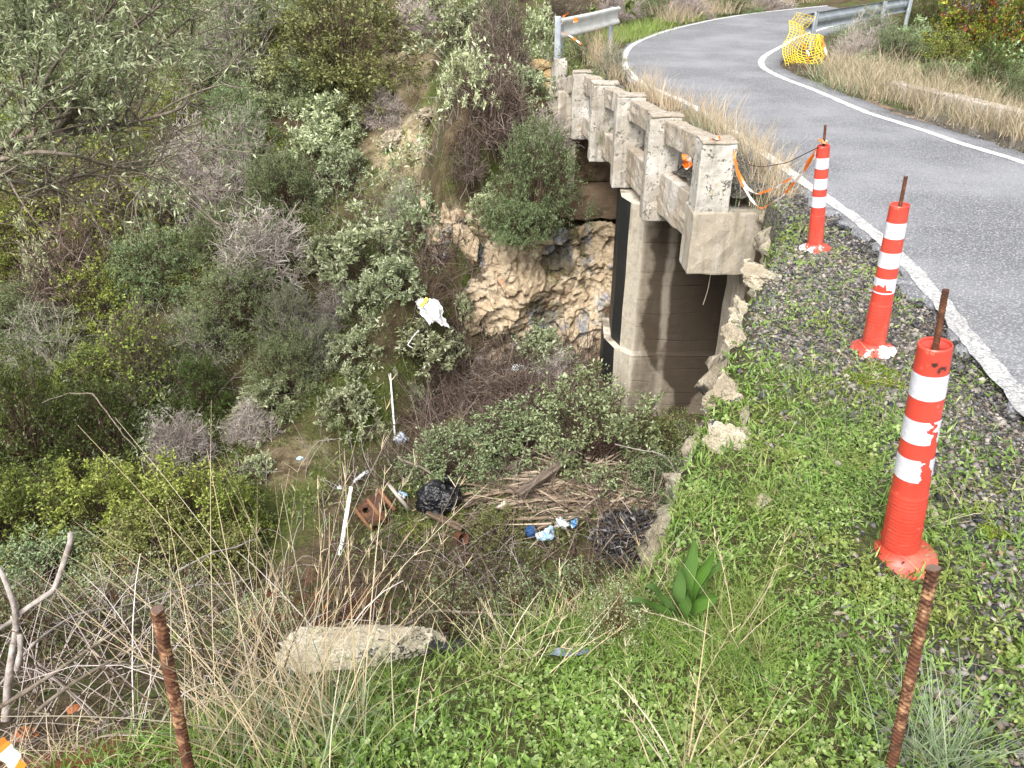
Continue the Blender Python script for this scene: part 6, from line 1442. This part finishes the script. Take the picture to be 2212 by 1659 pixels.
# ---- individual plants of the foreground
def grass_plant(name, base, n, L0, L1, wd, mt, label, sp, lean, bend, heads=0, dirb=(0, 0)):
    root = thing(name, label, 'grass plant', base)
    P = rng.normal(0, 1, (n, 3)) * [sp, sp * .6, 0]; D = rdir(n, 1.0 / lean); D[:, 0] += dirb[0]; D[:, 1] += dirb[1]; L = rng.uniform(L0, L1, n)
    bd = D * [1, 1, 0] * rng.uniform(0, bend, (n, 1)) + rng.normal(0, .08, (n, 3)); bd[:, 2] = -rng.uniform(0, .2, n) * bend
    V, F = blades(P, D, L, wd * rng.uniform(.6, 1.4, n), bd, 7, .3); obj('blades', mesh('blades', V, F), mt, root)
    if heads:
        i = rng.choice(n, heads, replace=False); D = norm(D); Vh, Fh, off = [], [], 0
        for t in (.55, .7, .82, .92, .99):
            c = P[i] + L[i][:, None] * (D[i] * t + bd[i] * t * t)
            for _ in range(3):
                dd = norm(D[i] * 1.0 + rng.normal(0, .28, (heads, 3))); V, F = blades(c, dd, rng.uniform(.012, .04, heads), np.full(heads, .0016), rng.normal(0, .1, (heads, 3)), 3, .5); Vh.append(V); Fh.append(F + off); off += len(V)
        obj('seed_heads', mesh('seed_heads', np.concatenate(Vh), np.concatenate(Fh)), LM['straw'], root)
    return root
b0 = hit(690, 1600)[0]; grass_plant('tall_dry_grass', b0, 95, .30, .98, .0026, LM['straw'], 'tall dry grass with thin seed stalks in front of the boulder', .09, .40, .45, 34)
b0 = hit(560, 1620)[0]; grass_plant('tall_dry_grass', b0, 75, .25, .75, .0025, LM['straw'], 'dry grass fanning out right behind the left rebar stake', .09, .55, .5, 22, (-.1, 0))
b0 = hit(660, 1625)[0]; grass_plant('green_grass_clump', b0, 150, .10, .32, .003, LM['bluegr'], 'green grass clump at the foot of the tall dry grass', .14, .55, .7)
b0 = hit(2030, 1660)[0]; grass_plant('green_grass_clump', b0, 230, .10, .29, .0022, LM['bluegr'], 'grey green fine bladed grass clump at the bottom right', .05, .75, .6)
b0 = hit(1490, 1690)[0]; grass_plant('tall_dry_grass', b0, 26, .18, .44, .0032, LM['straw'], 'few pale dry grass stalks at the bottom centre right', .07, .45, .3, 10)
b0 = hit(1130, 1430)[0]; grass_plant('tall_dry_grass', b0, 40, .12, .30, .0022, LM['straw'], 'wispy dry grass on the lip behind the blue grey plastic', .07, .6, .5, 10)
b0 = hit(1560, 1430)[0]; grass_plant('tall_dry_grass', b0, 24, .15, .38, .0022, LM['straw'], 'thin dry stalks around the broad leaved plant', .08, .7, .4, 8)
# broad leaved bulb plants
def squill(base, leaves_, label, sc=1.0):
    root = thing('broad_leaf_plant', label, 'plant', base); nv, nu = 19, 16
    for (ax, ay, L, wd, curl, az) in leaves_:
        t = np.linspace(0, 1, nu); D = norm(np.array([ax, ay, 1.0])); S = norm(np.cross(D, [math.cos(az), math.sin(az), .2])); N = np.cross(S, D)
        c = D * (t * L)[:, None] + np.array([ax, ay, -.5]) * (curl * L * t ** 2.4)[:, None]
        w = 1.55 * wd * np.sin(np.pi * np.clip(t * .93 + .05, 0, 1)) ** .75 * (1 - .25 * (1 - t)); s = np.linspace(-.5, .5, nv)
        P = c[:, None] + S * (w[:, None] * s[None])[..., None] + N * (-(.28 * w[:, None]) * (1 - np.abs(2 * s[None]) ** 1.3) + .006 * np.sin(t * 9 + az)[:, None] + .0011 * np.sin(s[None] * 44))[..., None]
        me = mesh('leaf', P.reshape(-1, 3) * sc, grid_faces(nu, nv), True); obj('leaf', me, MSQ, root)
    return root
m, g = M("broad_leaf"); p = g.objc(); n = g.noise(6, 4, .5, p); c = g.ramp(n, [(.3, (.055, .125, .018)), (.7, (.10, .20, .035))]); c = g.mix(g.rng(g.orand(), 0, 1, 0, .35), c, (.15, .23, .10)); b_ = g.bsdf(c, .33, g.bump(g.noise(40, 3, .5, g.scale(p, (4, 4, .3))), .15, .004), .5)
t_ = g.new("ShaderNodeBsdfTranslucent"); g.put(t_.inputs[0], c); x_ = g.new("ShaderNodeMixShader"); x_.inputs[0].default_value = .3; g.L.new(b_, x_.inputs[1]); g.L.new(t_.outputs[0], x_.inputs[2]); g.out(x_.outputs[0]); MSQ = m
bq = hit(1480, 1335)[0] - np.array([0, 0, .015])
squill(bq, [(-.42, -.15, .24, .050, .35, .4), (-.16, -.1, .255, .058, .15, .1), (.0, .1, .29, .056, .1, .2), (.16, .0, .27, .055, .1, -.2), (.34, .1, .25, .052, .15, -.5), (-.62, -.2, .22, .045, .45, .8), (-.1, -.3, .20, .05, .2, 0), (.22, -.25, .19, .045, .3, -.3)], 'plant with broad glossy green leaves on the cliff lip', 1.05)
squill(atY(1545, 925, 2.95), [(-.3, -.2, .15, .03, .4, .3), (.1, 0, .16, .03, .2, 0), (-.6, -.1, .13, .03, .5, .6)], 'small broad leaved plant on the cliff against the pier wall', 1.0)
# ---- forked dead branch at the left edge and fallen sticks
def branch_obj(name, polys, label, mt, cat='branch'):
    mb = MB(); O = None
    for pts, r0, r1 in polys:
        P = smooth_poly3(np.array(pts), 40); r0 *= .72; r1 *= .72; P = P + .012 * np.stack([vnoise(P * 9, k) for k in range(3)], -1)
        if O is None: O = P[0]
        r = np.linspace(r0, r1, 40) * (1 + .15 * vnoise(P * 30, 7)); V, F = tube(P - O, r, 8); mb.add(V, F); mb.add(V[-8:], np.array([[0, 1, 2, 3], [0, 3, 4, 5], [0, 5, 6, 7]]))
    o = mb.build(name, mt, None, True); o.location = tuple(O); return tag(o, label, cat)
bs = lambda px, py, s: atS(px, py, s)
branch_obj('dead_branch', [([bs(8, 1560, 2.25), bs(20, 1440, 2.25), bs(38, 1350, 2.25), bs(35, 1300, 2.22), bs(10, 1250, 2.2), bs(-10, 1215, 2.2)], .016, .009), ([bs(30, 1330, 2.25), bs(70, 1305, 2.25), bs(115, 1280, 2.27), bs(135, 1225, 2.27), bs(155, 1172, 2.27), bs(156, 1150, 2.27)], .012, .0105), ([bs(30, 1335, 2.25), bs(-10, 1360, 2.2)], .010, .007), ([bs(38, 1440, 2.2), bs(50, 1400, 2.2), bs(48, 1365, 2.2)], .012, .010)], 'forked grey dead branch rising at the left edge', SM['dead'])
for pts, r0, r1, lab in [
    ([bs(-10, 1530, 2.1), bs(120, 1450, 2.2), bs(210, 1390, 2.3), bs(310, 1330, 2.4)], .010, .004, 'long pale stick slanting up from the left edge'),
    ([bs(80, 1545, 2.0), bs(170, 1470, 2.1), bs(260, 1415, 2.2), bs(300, 1395, 2.2)], .008, .004, 'second pale stick lower than the long slanting one'),
    ([bs(-10, 1500, 2.3), bs(60, 1400, 2.4), bs(160, 1330, 2.6), bs(330, 1290, 2.9), bs(540, 1250, 3.2)], .006, .003, 'very long thin pale stem arching through the left twigs'),
    ([bs(380, 1235, 3.8), bs(470, 1190, 4.0), bs(555, 1166, 4.2)], .008, .005, 'straight grey stick pointing at the white strip'),
    ([bs(860, 1350, 3.2), bs(960, 1320, 3.2), bs(1070, 1330, 3.2), bs(1190, 1320, 3.2)], .010, .005, 'reddish brown bent branch behind the boulder'),
    ([bs(740, 1345, 3.3), bs(820, 1360, 3.2), bs(880, 1375, 3.1)], .012, .008, 'short brown branch left of the reddish bent one'),
    ([bs(860, 990, 8.0), bs(910, 1010, 7.7), bs(960, 1040, 7.5)], .02, .01, 'brown stick lying behind the black rubbish bag'),
    ([bs(1330, 960, 7.2), bs(1440, 985, 6.8), bs(1490, 1070, 6.2)], .008, .005, 'thin pale curved stem arching over the frond pile'),
    ([bs(200, 850, 7.6), bs(250, 915, 7.4), bs(295, 970, 7.2)], .010, .005, 'bare pale branch hanging in front of the dark evergreen'),
    ([bs(90, 870, 7.8), bs(150, 848, 7.8), bs(200, 850, 7.6)], .006, .010, 'thin bare branch arching over the dark evergreen'),
    ([bs(905, 715, 8.9), bs(880, 745, 8.8), bs(893, 752, 8.8)], .009, .006, 'white bent rod stuck in the bush below the white sack')]:
    branch_obj('stick', [(pts, r0, r1)], lab, MWH if lab.startswith('white') else (SM['bark'] if 'dark evergreen' in lab or 'brown' in lab or 'slant' in lab else SM['dead']), 'stick')
# ---- olive tree reaching in from the left
def olive_tree():
    g0 = np.array([-5.3, 5.6, Hs(-5.3, 5.6)]); root = thing('olive_tree', 'olive tree reaching in from the left with bare grey limbs', 'tree', g0); S0 = 6.2
    hub = atS(-250, 420, 6.3)
    mb = MB(); P = smooth_poly3(np.array([g0 - [0, 0, .2], g0 + [.1, 0, .8], (g0 + hub) / 2 + [.1, .05, .1], hub]), 40); V, F = tube(P - g0, np.linspace(.16, .09, 40) * (1 + .12 * vnoise(P * 7, 3)), 12); mb.add(V, F); mb.build('trunk', SM['bark'], root, True)
    limbs = [
        ([(-250, 420), (-60, 352), (20, 312), (80, 298), (125, 276), (155, 238), (165, 190), (190, 135), (240, 92), (300, 50), (350, 8)], 6.1, .052, .008),
        ([(-250, 420), (-60, 365), (60, 322), (140, 266), (200, 215), (240, 180), (290, 130), (350, 90), (410, 40)], 6.3, .04, .006),
        ([(-250, 420), (-20, 325), (65, 300), (150, 285), (230, 275), (300, 262), (350, 248), (393, 236), (410, 205), (420, 160)], 5.9, .032, .006),
        ([(-250, 420), (-20, 350), (80, 326), (165, 335), (240, 360), (310, 362), (365, 352)], 5.8, .026, .004),
        ([(-250, 420), (-20, 388), (60, 396), (120, 395), (200, 372), (270, 345)], 6.0, .024, .004),
        ([(-250, 420), (-80, 300), (0, 230), (45, 170), (85, 100), (110, 30), (115, -40)], 6.2, .034, .008),
        ([(-250, 420), (-90, 280), (-30, 160), (0, 80), (20, 0), (30, -60)], 5.8, .03, .008),
        ([(-250, 420), (-20, 340), (60, 262), (80, 200), (130, 120), (190, 60), (250, 10), (280, -40)], 5.7, .028, .006),
        ([(-250, 420), (-20, 400), (40, 425), (110, 420), (180, 430)], 6.1, .016, .004)]
    mb = MB(); segs = []
    for pts, s, r0, r1 in limbs:
        Q = np.array([atS(px, py, s + .35 * math.sin(i * 1.3 + s * 9) * min(i, 3) / 3) for i, (px, py) in enumerate(pts)]); P = smooth_poly3(Q, 60)
        r = np.linspace(r0, r1, 60); V, F = tube(P - g0, r, 7); mb.add(V, F); segs.append((P, r))
    ends = []
    # second order branches
    for P, r in segs:
        for _ in range(17):
            i = rng.integers(20, 59); t = norm(P[min(i + 1, 59)] - P[i - 1]); d = norm(t * .8 + rng.normal(0, .5, 3) + [.15, 0, .25]); L = rng.uniform(.35, .9)
            c = P[i] + d * L; q = curve_paths(P[i][None], c[None], 8, rng.uniform(-.05, .08), .05)[0]; V, F = tube(q - g0, np.linspace(r[i] * .5 + .003, .003, 8), 5); mb.add(V, F); ends.append(q)
    tw = []
    for q in ends:
        for _ in range(7):
            i = rng.integers(2, 8); t = norm(q[min(i, 7)] - q[i - 1]); d = norm(t * .7 + rng.normal(0, .55, 3) + [.05, 0, .15]); c = q[i] + d * rng.uniform(.18, .5)
            w_ = curve_paths(q[i][None], c[None], 6, rng.uniform(-.04, .03), .03)[0]; tw.append(w_)
    tw = np.array(tw); V, F = tubes(tw - g0, np.linspace(1, .5, 6)[None] * np.full((len(tw), 1), .0042), 3); mb.add(V, F)
    mb.build('branches', SM['bark'], root, True)
    # leaves: dense in the upper left, sparse towards the tips lower right
    px, py = pxm(tw[:, -1, 0], tw[:, -1, 1], tw[:, -1, 2]); wgt = np.clip(1.25 - .0019 * np.maximum(px, 0) - .0034 * np.maximum(py - 90, 0), .07, 1) 
    per = (40 * wgt).astype(int); ti = np.repeat(np.arange(len(tw)), per); n = len(ti); u = rng.uniform(.1, 1, n) * 5; i = np.minimum(u.astype(int), 4); fr = (u - i)[:, None]
    LP = tw[ti, i] * (1 - fr) + tw[ti, i + 1] * fr; t = norm(tw[ti, 5] - tw[ti, 0]); D = norm(t * .6 + rng.normal(0, .6, (n, 3))); V, F = leaves(LP - g0, D, norm(rng.normal(0, .6, (n, 3)) + [0, -.3, .8]), rng.uniform(.035, .07, n), rng.uniform(.009, .015, n), .15)
    obj('crown', mesh('crown', V, F), LM['oliv'], root)
olive_tree()
